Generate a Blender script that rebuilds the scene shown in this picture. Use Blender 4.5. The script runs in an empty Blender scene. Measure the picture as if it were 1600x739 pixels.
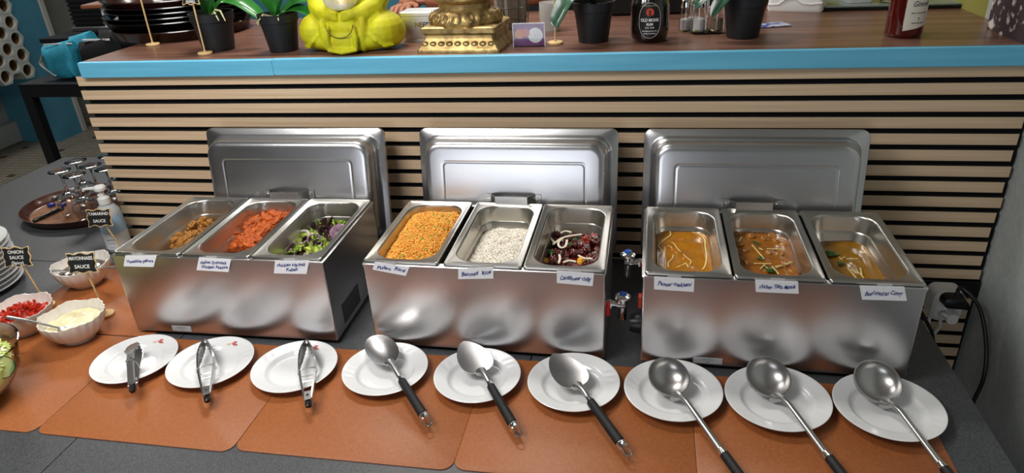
import bpy, bmesh, math, random
import numpy as np
from mathutils import Vector, Matrix, noise
C = bpy.context.scene.collection
PI = math.pi

# ---------------------------------------------------------------- camera
FOC = 1.072
CAM = np.array([1.1053, -1.6902, 0.9029])
def _axes(p, y, r):
    f = np.array([math.sin(y)*math.cos(p), math.cos(y)*math.cos(p), -math.sin(p)])
    r0 = np.array([math.cos(y), -math.sin(y), 0]); u0 = np.cross(r0, f)
    return math.cos(r)*r0+math.sin(r)*u0, -math.sin(r)*r0+math.cos(r)*u0, f
RT, UP, FW = _axes(0.463, -0.2036, -0.0607)
cd = bpy.data.cameras.new('camera'); cam = bpy.data.objects.new('camera', cd); C.objects.link(cam)
cd.sensor_width = 36; cd.lens = 36*FOC*1000/1600; cd.clip_start = 0.02; cd.clip_end = 60
M = Matrix.Identity(4)
for i in range(3):
    M[i][0] = RT[i]; M[i][1] = UP[i]; M[i][2] = -FW[i]; M[i][3] = CAM[i]
cam.matrix_world = M
bpy.context.scene.camera = cam

# ---------------------------------------------------------------- world, lights, exposure
W = bpy.data.worlds.new('room_light'); bpy.context.scene.world = W; W.use_nodes = True
W.node_tree.nodes['Background'].inputs[0].default_value = (0.62, 0.68, 0.78, 1)
W.node_tree.nodes['Background'].inputs[1].default_value = 0.25
vs = bpy.context.scene.view_settings
vs.view_transform = 'Standard'; vs.look = 'None'; vs.exposure = 0.05; vs.gamma = 1.0; vs.use_curve_mapping = False
def area(name, loc, rot, size, energy, col=(1, 1, 1)):
    l = bpy.data.lights.new(name, 'AREA'); l.shape = 'RECTANGLE'; l.size = size[0]; l.size_y = size[1]
    l.energy = energy; l.color = col
    o = bpy.data.objects.new(name, l); C.objects.link(o); o.location = loc; o.rotation_euler = rot
    return o
area('ceiling_panel_light', (0.25, 0.35, 1.88), (0, 0, 0), (0.6, 0.3), 22, (1, 0.96, 0.9))
area('ceiling_panel_light', (-0.1, -1.6, 1.88), (0, 0, 0), (1.2, 0.6), 9, (1, 0.97, 0.93))
area('slat_fill_light', (0.08, -1.10, 1.42), (math.radians(30), 0, 0), (0.8, 0.45), 16, (1, 0.98, 0.96))  # added fill, no real fitting; its close falloff dims the slats rightwards
area('ceiling_panel_light', (0.6, 1.5, 1.88), (0, 0, 0), (1.2, 0.3), 20, (1, 0.96, 0.92))
area('ceiling_panel_light', (-2.4, 1.9, 1.88), (0, 0, 0), (0.7, 0.7), 30, (1, 0.96, 0.92))
area('window_daylight', (0.0, -4.5, 0.15), (math.radians(90), 0, 0), (1.7, 1.5), 22, (0.88, 0.92, 1))

# ---------------------------------------------------------------- placing: a pixel of the photograph to a point on a plane
def ray(x, y): return FW + RT*(x-800)/(FOC*1000) - UP*(y-369.5)/(FOC*1000)
def tz(x, y, z=0.0):
    d = ray(x, y); return Vector(CAM + d*(z-CAM[2])/d[2])
def ty(x, y, Y=0.0):
    d = ray(x, y); return Vector(CAM + d*(Y-CAM[1])/d[1])
def tx(x, y, X=0.0):
    d = ray(x, y); return Vector(CAM + d*(X-CAM[0])/d[0])

# ---------------------------------------------------------------- materials
def lin(c):
    if isinstance(c, str):
        c = [int(c[i:i+2], 16)/255 for i in (0, 2, 4)]
        c = [(v/12.92 if v <= 0.04045 else ((v+0.055)/1.055)**2.4) for v in c]
    return (c[0], c[1], c[2], 1)
def mat(name, col, rough=0.5, metal=0.0, col2=None, scale=(20, 20, 20), bump=0.0, bscale=None, detail=4, trans=0, ior=1.45,
        coat=0, sss=0, aniso=0, contrast=(0.35, 0.65), emit=None, estr=0, rvar=0, spec=None, alpha=1):
    m = bpy.data.materials.new(name); m.use_nodes = True; nt = m.node_tree; b = nt.nodes['Principled BSDF']
    b.inputs['Base Color'].default_value = lin(col); b.inputs['Roughness'].default_value = rough
    b.inputs['Metallic'].default_value = metal; b.inputs['Transmission Weight'].default_value = trans
    b.inputs['IOR'].default_value = ior; b.inputs['Coat Weight'].default_value = coat
    b.inputs['Coat Roughness'].default_value = 0.08
    b.inputs['Anisotropic'].default_value = aniso; b.inputs['Alpha'].default_value = alpha
    if spec is not None: b.inputs['Specular IOR Level'].default_value = spec
    if sss: b.inputs['Subsurface Weight'].default_value = sss; b.inputs['Subsurface Radius'].default_value = (0.01, 0.006, 0.003)
    if emit: b.inputs['Emission Color'].default_value = lin(emit); b.inputs['Emission Strength'].default_value = estr
    if col2 or bump or rvar:
        tc = nt.nodes.new('ShaderNodeTexCoord'); mp = nt.nodes.new('ShaderNodeMapping'); mp.inputs['Scale'].default_value = scale
        nt.links.new(tc.outputs['Object'], mp.inputs['Vector'])
        nz = nt.nodes.new('ShaderNodeTexNoise'); nz.inputs['Scale'].default_value = 1; nz.inputs['Detail'].default_value = detail
        nt.links.new(mp.outputs[0], nz.inputs['Vector'])
        if col2:
            cr = nt.nodes.new('ShaderNodeValToRGB'); cr.color_ramp.elements[0].position = contrast[0]; cr.color_ramp.elements[1].position = contrast[1]
            cr.color_ramp.elements[0].color = lin(col2); cr.color_ramp.elements[1].color = lin(col)
            nt.links.new(nz.outputs['Fac'], cr.inputs[0]); nt.links.new(cr.outputs[0], b.inputs['Base Color'])
        if rvar:
            mr = nt.nodes.new('ShaderNodeMapRange'); mr.inputs['To Min'].default_value = max(0, rough-rvar); mr.inputs['To Max'].default_value = rough+rvar
            nt.links.new(nz.outputs['Fac'], mr.inputs['Value']); nt.links.new(mr.outputs[0], b.inputs['Roughness'])
        if bump:
            nz2 = nz
            if bscale:
                mp2 = nt.nodes.new('ShaderNodeMapping'); mp2.inputs['Scale'].default_value = bscale
                nt.links.new(tc.outputs['Object'], mp2.inputs['Vector'])
                nz2 = nt.nodes.new('ShaderNodeTexNoise'); nz2.inputs['Scale'].default_value = 1; nz2.inputs['Detail'].default_value = 3
                nt.links.new(mp2.outputs[0], nz2.inputs['Vector'])
            bp = nt.nodes.new('ShaderNodeBump'); bp.inputs['Strength'].default_value = bump; bp.inputs['Distance'].default_value = 0.002
            nt.links.new(nz2.outputs['Fac'], bp.inputs['Height']); nt.links.new(bp.outputs[0], b.inputs['Normal'])
    return m
STEEL = mat('brushed_steel', (0.62, 0.615, 0.60), 0.27, 1, scale=(3, 30, 30), rvar=0.04)
STEELV = mat('steel_front', (0.62, 0.61, 0.62), 0.28, 1, scale=(5, 5, 60))
PANST = mat('pan_steel', (0.54, 0.52, 0.48), 0.30, 1, scale=(5, 5, 5), rvar=0.03)
LIDST = mat('lid_steel', (0.60, 0.60, 0.61), 0.29, 1, scale=(4, 9, 4), rvar=0.05)
UTST = mat('utensil_steel', (0.56, 0.55, 0.54), 0.31, 1, scale=(8, 8, 8), rvar=0.04)
CHROME = mat('chrome', (0.8, 0.8, 0.8), 0.08, 1)
DKSTEEL = mat('dark_blade_steel', (0.25, 0.22, 0.23), 0.25, 1)
SLAT = mat('oak_slat', 'dcc3a4', 0.5, 0, 'c6a987', (2.5, 260, 260), 0.05, contrast=(0.3, 0.72), detail=6)
BLACKF = mat('black_felt', (0.006, 0.006, 0.007), 0.9)
BLUE = mat('blue_paint', '6bbcdc', 0.45, 0, '5fb1d3', (4, 80, 80), 0.05)
WALNUT = mat('walnut_laminate', '8a6454', 0.30, 0, '5c3e32', (1.6, 45, 45), 0.0, detail=7, contrast=(0.28, 0.75))
TABLE = mat('grey_laminate', '525457', 0.42, 0, '3a3c3f', (450, 450, 450), 0.08, contrast=(0.4, 0.62))
JOINT = mat('dark_joint', '101010', 0.8)
LEATHER = mat('tan_leatherette', 'a36134', 0.48, 0, '97572d', (260, 260, 260), 0.12, detail=2)
CERAM = mat('white_ceramic', 'e9eaea', 0.12, coat=0.3)
CERAM2 = mat('cream_ceramic', 'ece6dd', 0.2, coat=0.3)
PAPER = mat('white_paper', 'eef0f4', 0.8)
INK = mat('blue_ink', '1c2f86', 0.7)
TAPE = mat('clear_tape', 'dfe2e2', 0.2, alpha=0.35)
RUBBER = mat('black_rubber_grip', '17181a', 0.6, 0, '101112', (300, 300, 300), 0.3)
BLKPL = mat('black_plastic', '111214', 0.35)
POT = mat('black_pot_plastic', '1b1c1f', 0.5)
WOODL = mat('pale_wood', 'dcbf8c', 0.6, 0, 'cfae78', (30, 30, 200), 0)
CHALK = mat('chalkboard', '16181b', 0.7)
CHALKW = mat('white_chalk', 'f0f0ea', 0.8)
GLASS = mat('clear_glass', 'ffffff', 0.02, trans=1, ior=1.45)
WHITEPL = mat('white_plastic', 'e6e6e4', 0.35)
GREYWALL = mat('grey_plaster', 'b4bbb9', 0.75, 0, 'a9b0ae', (60, 60, 60), 0.25)
YELWALL = mat('olive_yellow_wall', '8f8a42', 0.7)
TEALWALL = mat('teal_paint', '47839b', 0.6, 0, '3f7a92', (6, 6, 6), 0.05)
SOIL = mat('bark_soil', '3a2a1c', 0.9, 0, '1c140e', (80, 80, 80), 0.6)
LEAF = mat('orchid_leaf', '2f7a2c', 0.28, 0, '1f5a22', (30, 30, 30), 0.05, coat=0.3)
LEAFD = mat('dark_orchid_leaf', '3a5f48', 0.3, 0, '274a36', (30, 30, 30), 0.05, coat=0.3)
ROOTM = mat('orchid_root', 'b9b88a', 0.7)
YEL = mat('yellow_stone', 'c9c70c', 0.65, 0, 'b5ad16', (22, 22, 22), 0.35, (160, 160, 160), contrast=(0.3, 0.6))
GOLD = mat('antique_gold', (0.52, 0.37, 0.15), 0.42, 0.75, (0.24, 0.15, 0.06), (45, 45, 45), 0.4, contrast=(0.32, 0.6))
SKIN = mat('skin', '9a6248', 0.5, sss=0.1)
SHIRT = mat('black_shirt', '0d0e14', 0.85)
HAIR = mat('black_hair', '0c0a09', 0.6)

# ---------------------------------------------------------------- mesh helpers
class MB:
    def __init__(s): s.v = []; s.f = []
    def add(s, vs_, fs):
        n = len(s.v); s.v += [tuple(v) for v in vs_]; s.f += [tuple(i+n for i in f) for f in fs]; return s
    def box(s, c, d, rz=0, ry=0, rx=0, ch=0.0):
        R = Matrix.Rotation(rz, 3, 'Z') @ Matrix.Rotation(ry, 3, 'Y') @ Matrix.Rotation(rx, 3, 'X')
        hx, hy, hz = d[0]/2, d[1]/2, d[2]/2
        if ch <= 0:
            p = [(-hx, -hy, -hz), (hx, -hy, -hz), (hx, hy, -hz), (-hx, hy, -hz), (-hx, -hy, hz), (hx, -hy, hz), (hx, hy, hz), (-hx, hy, hz)]
            fs = [(0, 3, 2, 1), (4, 5, 6, 7), (0, 1, 5, 4), (1, 2, 6, 5), (2, 3, 7, 6), (3, 0, 4, 7)]
        else:
            def ring(x, y, z, c2): return [(-x+c2, -y, z), (x-c2, -y, z), (x, -y+c2, z), (x, y-c2, z), (x-c2, y, z), (-x+c2, y, z), (-x, y-c2, z), (-x, -y+c2, z)]
            rs = [ring(hx-ch, hy-ch, -hz, ch), ring(hx, hy, -hz+ch, ch), ring(hx, hy, hz-ch, ch), ring(hx-ch, hy-ch, hz, ch)]
            p = sum(rs, []); fs = [tuple(range(7, -1, -1)), tuple(range(24, 32))]
            for k in range(3):
                for i in range(8):
                    j = (i+1) % 8; fs.append((k*8+i, k*8+j, (k+1)*8+j, (k+1)*8+i))
        c = Vector(c); return s.add([R @ Vector(q) + c for q in p], fs)
    def loft(s, rings, cap0=True, cap1=True, closed=True):
        n = len(rings[0]); vs_ = sum([list(r) for r in rings], []); fs = []
        for k in range(len(rings)-1):
            for i in range(n if closed else n-1):
                j = (i+1) % n; fs.append((k*n+i, k*n+j, (k+1)*n+j, (k+1)*n+i))
        if cap0: fs.append(tuple(range(n-1, -1, -1)))
        if cap1: fs.append(tuple(range((len(rings)-1)*n, len(rings)*n)))
        return s.add(vs_, fs)
    def lathe(s, prof, n=32, c=(0, 0, 0), M3=None, cap0=False, cap1=False, fn=None):
        rings = []
        for (r, z) in prof:
            rg = []
            for i in range(n):
                a = 2*PI*i/n; rr = r
                dz = 0
                if fn: rr, dz = fn(r, z, a)
                v = Vector((rr*math.cos(a), rr*math.sin(a), z+dz))
                if M3: v = M3 @ v
                rg.append(v+Vector(c))
            rings.append(rg)
        return s.loft(rings, cap0, cap1)
    def tube(s, pts, r, n=8, caps=True, flat=1.0, up=None):
        pts = [Vector(p) for p in pts]; rings = []; u = Vector(up) if up else None
        for i, p in enumerate(pts):
            t = (pts[min(i+1, len(pts)-1)]-pts[max(i-1, 0)]).normalized()
            if u is None:
                u = Vector((0, 0, 1)) if abs(t.z) < 0.9 else Vector((1, 0, 0))
            a = (u-t*u.dot(t)).normalized(); b = t.cross(a); u = a
            ri = r[i] if isinstance(r, (list, tuple)) else r
            rings.append([p+a*(math.cos(2*PI*k/n)*ri*flat)+b*(math.sin(2*PI*k/n)*ri) for k in range(n)])
        return s.loft(rings, caps, caps)
    def ell(s, c, r, n=16, m=10, R=None):
        rings = []
        for k in range(m+1):
            ph = -PI/2+PI*k/m; q = max(math.cos(ph), 1e-3)
            rg = []
            for i in range(n):
                a = 2*PI*i/n; v = Vector((r[0]*q*math.cos(a), r[1]*q*math.sin(a), r[2]*math.sin(ph)))
                if R: v = R @ v
                rg.append(v+Vector(c))
            rings.append(rg)
        return s.loft(rings)
    def sheet(s, grid, th, nrm=None):
        """grid of points [i][j], given thickness along the local normal: closed shell"""
        I = len(grid); J = len(grid[0]); top = []; bot = []
        for i in range(I):
            for j in range(J):
                p = Vector(grid[i][j])
                a = Vector(grid[min(i+1, I-1)][j])-Vector(grid[max(i-1, 0)][j]); b = Vector(grid[i][min(j+1, J-1)])-Vector(grid[i][max(j-1, 0)])
                nn = a.cross(b); nn = nn.normalized() if nn.length > 1e-12 else Vector((0, 0, 1))
                top.append(p+nn*th/2); bot.append(p-nn*th/2)
        N = I*J; fs = []
        for i in range(I-1):
            for j in range(J-1):
                q = (i*J+j, (i+1)*J+j, (i+1)*J+j+1, i*J+j+1); fs.append(q); fs.append(tuple(N+x for x in reversed(q)))
        bd = [(i, 0) for i in range(I)]+[(I-1, j) for j in range(1, J)]+[(i, J-1) for i in range(I-2, -1, -1)]+[(0, j) for j in range(J-2, 0, -1)]
        for k in range(len(bd)):
            a = bd[k][0]*J+bd[k][1]; b2 = bd[(k+1) % len(bd)]; b_ = b2[0]*J+b2[1]; fs.append((b_, a, N+a, N+b_))
        return s.add(top+bot, fs)
    def prism(s, outline, z0, z1):
        n = len(outline); return s.loft([[(x, y, z0) for x, y in outline], [(x, y, z1) for x, y in outline]])
    def build(s, name, m, parent=None, smooth=35, loc=None):
        me = bpy.data.meshes.new(name); me.from_pydata(s.v, [], s.f); me.update()
        bm = bmesh.new(); bm.from_mesh(me); bmesh.ops.recalc_face_normals(bm, faces=bm.faces[:]); bm.to_mesh(me); bm.free()
        if m: me.materials.append(m)
        if smooth:
            me.shade_smooth()
            try: me.set_sharp_from_angle(angle=math.radians(smooth))
            except Exception: pass
        o = bpy.data.objects.new(name, me); C.objects.link(o)
        if parent: o.parent = parent
        if loc is not None: o.location = loc
        return o
def rr(w, d, r, cx=0, cy=0, n=6):
    """rounded rectangle outline, counter-clockwise"""
    r = max(min(r, w/2-1e-4, d/2-1e-4), 1e-4); out = []
    for (sx, sy, a0) in ((1, 1, 0), (-1, 1, PI/2), (-1, -1, PI), (1, -1, 1.5*PI)):
        for k in range(n+1):
            a = a0+PI/2*k/n; out.append((cx+sx*(w/2-r)+r*math.cos(a), cy+sy*(d/2-r)+r*math.sin(a)))
    return out
def R3(pts, z): return [(x, y, z) for x, y in pts]
def tag(o, label=None, cat=None, group=None, kind=None):
    if label: o['label'] = label
    if cat: o['category'] = cat
    if group: o['group'] = group
    if kind: o['kind'] = kind
    return o
def thing(name, label, cat, loc=(0, 0, 0), rz=0, group=None):
    o = bpy.data.objects.new(name, None); C.objects.link(o); o.empty_display_size = 0.05
    o.location = loc; o.rotation_euler = (0, 0, rz); return tag(o, label, cat, group)
def struct(name, mb, m): return tag(mb.build(name, m), kind='structure')
def copy_tree(o, parent=None):
    c = o.copy(); C.objects.link(c)
    if parent: c.parent = parent
    for ch in list(o.children): copy_tree(ch, c)
    return c
def text(s, size, m, parent, loc, rot=(0, 0, 0), name='lettering', shear=0.0, bold=0.0, ax='CENTER', sx=1, space=1.0):
    """flat lettering in the XZ plane of its parent (reads from -Y)"""
    cu = bpy.data.curves.new('t', 'FONT'); cu.body = s; cu.size = size; cu.align_x = ax; cu.align_y = 'CENTER'; cu.shear = shear; cu.offset = bold
    cu.space_character = space; cu.resolution_u = 3
    t = bpy.data.objects.new('t', cu); C.objects.link(t); dg = bpy.context.evaluated_depsgraph_get(); dg.update()
    me = bpy.data.meshes.new_from_object(t.evaluated_get(dg)); C.objects.unlink(t); bpy.data.objects.remove(t)
    me.materials.clear(); me.materials.append(m)
    E = Matrix.Translation(loc) @ (Matrix.Rotation(rot[2], 4, 'Z') @ Matrix.Rotation(rot[1], 4, 'Y') @ Matrix.Rotation(rot[0], 4, 'X')) @ Matrix.Rotation(PI/2, 4, 'X') @ Matrix.Diagonal((sx, 1, 1, 1))
    me.transform(E); me.name = name
    o = bpy.data.objects.new(name, me); C.objects.link(o); o.parent = parent; return o
rnd = random.Random(7)

# ================================================================= SETTING
FZ = -0.75
XW = 1.972
def tile_mat():
    m = mat('mosaic_floor', '8a8478', 0.5); nt = m.node_tree; b = nt.nodes['Principled BSDF']
    tc = nt.nodes.new('ShaderNodeTexCoord'); br = nt.nodes.new('ShaderNodeTexBrick'); br.offset = 0; br.squash = 1
    br.inputs['Scale'].default_value = 1; br.inputs['Brick Width'].default_value = 0.055; br.inputs['Row Height'].default_value = 0.055
    br.inputs['Mortar Size'].default_value = 0.003
    br.inputs['Color1'].default_value = lin('8f887a'); br.inputs['Color2'].default_value = lin('7f796c'); br.inputs['Mortar'].default_value = lin('4a463f')
    nt.links.new(tc.outputs['Object'], br.inputs['Vector'])
    # dark tiles here and there on the same grid
    sc = nt.nodes.new('ShaderNodeVectorMath'); sc.operation = 'SCALE'; sc.inputs['Scale'].default_value = 1/0.055
    fl = nt.nodes.new('ShaderNodeVectorMath'); fl.operation = 'FLOOR'; wn = nt.nodes.new('ShaderNodeTexWhiteNoise'); wn.noise_dimensions = '2D'
    nt.links.new(tc.outputs['Object'], sc.inputs[0]); nt.links.new(sc.outputs[0], fl.inputs[0]); nt.links.new(fl.outputs[0], wn.inputs['Vector'])
    lt = nt.nodes.new('ShaderNodeMath'); lt.operation = 'LESS_THAN'; lt.inputs[1].default_value = 0.06; nt.links.new(wn.outputs['Value'], lt.inputs[0])
    mx = nt.nodes.new('ShaderNodeMix'); mx.data_type = 'RGBA'; nt.links.new(lt.outputs[0], mx.inputs['Factor'])
    nt.links.new(br.outputs['Color'], mx.inputs[6]); mx.inputs[7].default_value = lin('4a4038')
    nt.links.new(mx.outputs[2], b.inputs['Base Color']); return m
struct('floor', MB().box((-1.2, 0.2, FZ-0.02), (8, 9.6, 0.04)), tile_mat())
struct('ceiling', MB().box((-1.2, 0.2, 1.94), (8, 9.6, 0.04)), mat('white_ceiling', 'c9c8c4', 0.9))
struct('wall_right', MB().box((XW+0.05, 0.2-2.33, 0.59), (0.1, 4.94, 2.68)), GREYWALL)
struct('wall_right_upper', MB().box((XW+0.05, 2.67, 0.59), (0.1, 4.66, 2.68)), YELWALL)
struct('wall_back', MB().box((-0.9, 4.95, 0.59), (7.2, 0.1, 2.68)), mat('brown_wall', '4a4038', 0.8))
struct('wall_left', MB().box((-4.15, 0.2, 0.59), (0.1, 9.6, 2.68)), mat('pale_grey_wall', '8d938f', 0.8, 0, '7c827e', (4, 4, 4), 0))
struct('baseboard_left', MB().box((-4.07, 1.4, FZ+0.09), (0.06, 3.5, 0.18), ch=0.01), mat('pale_skirting', '9a9d98', 0.7))
struct('wall_front', MB().box((-1.2, -4.65, 0.59), (8, 0.1, 2.68)), mat('warm_wall', '7a726c', 0.8))
# white corner trim on the right wall above the counter
struct('trim_1', MB().box((XW-0.008, 0.20, 0.75), (0.016, 0.03, 0.40), ch=0.003), mat('white_trim', 'c4cac8', 0.5))
# teal pilaster and door frame at the left back
col = MB().box((-3.93, 3.17, 0.59), (0.5, 0.26, 2.68)); struct('wall_pilaster', col, TEALWALL)
struct('trim_2', MB().box((-3.70, 3.33, 0.59), (0.06, 0.05, 2.68), ch=0.005), mat('grey_door_frame', 'a8aaa6', 0.5))
# teal partition behind the counter
struct('wall_partition', MB().box((-0.75, 2.35, 0.3), (1.7, 0.08, 2.1)), TEALWALL)
struct('wall_corridor', MB().box((-3.4, 4.3, 0.59), (1.5, 0.08, 2.68)), mat('brown_corridor', '5e5148', 0.8))
struct('door_1', MB().box((-3.0, 4.86, 0.3), (1.0, 0.05, 2.1), ch=0.01), mat('brown_door', '3a302a', 0.6))
# ================================================================= TABLES
def table(x0, x1, y0, y1, label, extra=None):
    t = thing('dining_table', label, 'table', ((x0+x1)/2, (y0+y1)/2, FZ), 0, 'grey tables pushed together')
    cx, cy = (x0+x1)/2, (y0+y1)/2
    mb = MB(); g = 0.0012
    mb.box((0, 0, -FZ-0.0125), (x1-x0-2*g, y1-y0-2*g, 0.025), ch=0.0012)
    if extra: mb.box(((extra[0]+extra[1])/2-cx, (extra[2]+extra[3])/2-cy, -FZ-0.0125), (extra[1]-extra[0], extra[3]-extra[2], 0.025), ch=0.001)
    mb.build('tabletop', TABLE, t)
    for sx in (-1, 1):
        for sy in (-1, 1):
            MB().box((sx*((x1-x0)/2-0.05), sy*((y1-y0)/2-0.05), (-FZ-0.027)/2), (0.04, 0.04, -FZ-0.027)).build('leg', BLKPL, t)
    return t
table(-0.80, 0.04, -1.30, -0.175, 'grey laminate table under the sauce bowls at the left end of the buffet')
table(0.04, 0.885, -1.30, -0.03, 'grey laminate table under the rice warmer in the middle of the buffet')
table(0.885, 1.737, -1.30, -0.03, 'grey laminate table under the curry warmer, beside the right wall')
table(-1.32, -0.49, -0.175, 0.70, 'grey laminate table under the brown glass tray beyond the counter end', (-0.4925, 0.038, -0.174, -0.031))
# ================================================================= COUNTER
CT = 0.548
cn = thing('bar_counter', 'long bar counter with walnut top, sky blue edge and pale oak slat front', 'counter', (0.75, 0.3, FZ))
def cl(x, y, z): return (x-0.75, y-0.3, z-FZ)
MB().box(cl((XW-0.476)/2, 0.335, (CT-0.04+FZ)/2), (XW+0.470, 0.60, CT-0.04-FZ)).build('carcass', BLACKF, cn)
MB().box(cl((XW-0.440)/2, 0.335, CT-0.02), (XW+0.440, 0.66, 0.04), ch=0.0008).build('worktop', WALNUT, cn)
MB().box(cl((-0.443+0.145)/2, -0.008, CT-0.0215), (0.145+0.443-0.001, 0.018, 0.0425), ch=0.0015).build('edge_board', BLUE, cn)
MB().box(cl((XW+0.145)/2, -0.0095, CT-0.0205), (XW-0.146, 0.018, 0.0425), ch=0.0015).build('edge_board', BLUE, cn)
MB().box(cl((XW-0.47)/2, 0.02, -0.12), (XW+0.468, 0.012, 1.24)).build('felt_backing', BLACKF, cn)
Z1 = 0.5058; PITCH = 0.0399
slat_me = None
for k in range(26):
    x0, x1 = -0.476+rnd.uniform(-.0015, .0015), XW-0.012+rnd.uniform(-.004, .004)
    if k == 14: x1 = 1.66
    m = MB().box((0, 0, 0), (x1-x0, 0.014, 0.0272), ch=0.0006)
    o = m.build('slat', SLAT, cn, loc=cl((x0+x1)/2, 0.007, Z1-PITCH*k-0.0136))
    o.data.materials.append(BLACKF)          # veneer on the front only, black board edges
    for f in o.data.polygons:
        if f.normal.y > -0.5 and abs(f.normal.x) < 0.5: f.material_index = 1
# ================================================================= PLACEMATS
def placemat(x0, x1, y0, y1, rz, label, z=0.0):
    t = tag(MB().loft([R3(rr(x1-x0-0.0015, y1-y0, 0.022), 0.0), R3(rr(x1-x0, y1-y0, 0.0225), 0.0008), R3(rr(x1-x0, y1-y0, 0.0225), 0.0016), R3(rr(x1-x0-0.002, y1-y0-0.002, 0.022), 0.0022)]).build('placemat', LEATHER),
            label, 'placemat', 'tan placemats under the buffet')
    t.location = ((x0+x1)/2, (y0+y1)/2, z+0.0002); t.rotation_euler.z = rz; return t
placemat(-0.058, 0.370, -0.842, -0.512, -0.004, 'tan placemat with the two leftmost tong plates on it')
placemat(0.3708, 0.7945, -0.836, -0.510, 0.0, 'tan placemat under the third tong plate and the first spoon plate')
placemat(0.795, 1.216, -0.832, -0.508, 0.0, 'tan placemat under the two spatula plates')
placemat(1.217, 1.640, -0.838, -0.520, -0.003, 'rightmost tan placemat, under the two right ladle plates')
placemat(-0.490, -0.0595, -0.842, -0.516, 0.0, 'tan placemat in the bottom left corner under the white sauce bowl')
placemat(-0.452, -0.030, -0.512, -0.182, 0.0, 'tan placemat under the dark sauce bowl, left of the first warmer')

# ================================================================= WARMERS
BW, BD, BH = 0.513, 0.322, 0.2152
def warmer(x, y, rz, label):
    t = thing('food_warmer', label, 'food warmer', (x, y, 0), rz, 'stainless steel table-top warmers')
    # shell, front face at local y = 0, open on top
    cy = BD/2; mb = MB()
    rg = [R3(rr(BW-0.010, BD-0.010, 0.004, 0, cy), 0.010), R3(rr(BW, BD, 0.004, 0, cy), 0.0115), R3(rr(BW, BD, 0.004, 0, cy), BH-0.006),
          R3(rr(BW+0.004, BD+0.004, 0.006, 0, cy), BH-0.005), R3(rr(BW+0.004, BD+0.004, 0.006, 0, cy), BH-0.0005), R3(rr(BW, BD, 0.004, 0, cy), BH+0.0005),
          R3(rr(BW-0.030, BD-0.030, 0.004, 0, cy), BH+0.0005), R3(rr(BW-0.030, BD-0.030, 0.004, 0, cy), 0.03)]
    mb.loft(rg); mb.build('body', STEELV, t)
    for sx in (-1, 1):
        for sy in (0.03, BD-0.03):
            MB().lathe([(0.012, 0), (0.012, 0.011)], 12, (sx*(BW/2-0.03), sy, 0), cap0=True, cap1=True).build('foot', BLKPL, t)
    return t
def sticker(t, x, z, w, h, lines):
    s = MB().box((x, -0.0006, z), (w, 0.0008, h)).build('rating_sticker', mat('silver_sticker', 'b9bcc0', 0.4), t)
    for i, l in enumerate(lines): text(l, h*0.42, mat('sticker_print', '4a4e58', 0.6), s, (x, -0.0012, z+h*0.22-h*0.42*i), sx=1.1)
WL = warmer(0.181, -0.4955, 0.013, 'left steel warmer holding fried starters, salad in its right pan')
WM = warmer(0.786, -0.493, -0.006, 'middle steel warmer holding orange and white rice')
WR = warmer(1.3734, -0.4975, -0.006, 'right steel warmer holding three curries, nearest the wall')
sticker(WL, -0.135, 0.022, 0.050, 0.014, ['GASTRO', 'M'])
sticker(WR, -0.120, 0.022, 0.058, 0.014, ['GASTRO', 'M'])
def tap(parent, x, y, z, dx):
    """drain tap out of a warmer side: pipe, body, lever with a blue cap"""
    b = MB(); b.tube([(x, y, z), (x+dx*0.022, y, z)], 0.0075, 12); b.tube([(x+dx*0.004, y, z), (x+dx*0.010, y, z)], 0.011, 6)
    b.tube([(x+dx*0.022, y, z), (x+dx*0.040, y, z)], 0.010, 12); b.tube([(x+dx*0.034, y, z+0.020), (x+dx*0.034, y, z-0.035)], 0.009, 12)
    o = b.build('drain_tap', CHROME, parent)
    MB().lathe([(0.001, 0.026), (0.012, 0.025), (0.017, 0.021), (0.017, 0.017), (0.009, 0.012)], 16, (x+dx*0.034, y, z), cap0=True, cap1=True).build('tap_lever', CHROME, o)
    MB().lathe([(0.001, 0.030), (0.007, 0.029), (0.008, 0.024)], 12, (x+dx*0.034, y, z), cap0=True, cap1=True).build('tap_cap', mat('blue_cap', '2356b0', 0.3), o)
    return o
tap(WM, BW/2, 0.075, 0.10, 1)
MB().box((BW/2+0.004, 0.055, 0.10), (0.008, 0.018, 0.030), ch=0.002).build('power_switch', mat('red_switch', '8a1414', 0.3, emit='c01818', estr=0.15), WM)
tap(WR, -BW/2, 0.165, 0.155, -1)
MB().box((-BW/2-0.004, 0.07, 0.115), (0.008, 0.018, 0.030), ch=0.002).build('power_switch', mat('dull_red_switch', '8a2a20', 0.3, emit='a03020', estr=0.15), WR)
MB().lathe([(0.022, 0), (0.022, 0.010), (0.018, 0.024)], 20, (0, 0, 0), Matrix.Rotation(-PI/2, 3, 'Y'), True, True).build('control_knob', BLKPL, WR, loc=(-BW/2, 0.06, 0.065))
MB().tube([(-BW/2, 0.05, 0.075), (-BW/2-0.009, 0.05, 0.075)], 0.008, 12).build('side_knob', WHITEPL, WM)
MB().box((BW/2+0.0006, 0.10, 0.05), (0.0008, 0.10, 0.05)).build('warning_sticker', mat('grey_sticker', '3c3c3e', 0.4), WL)

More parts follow.
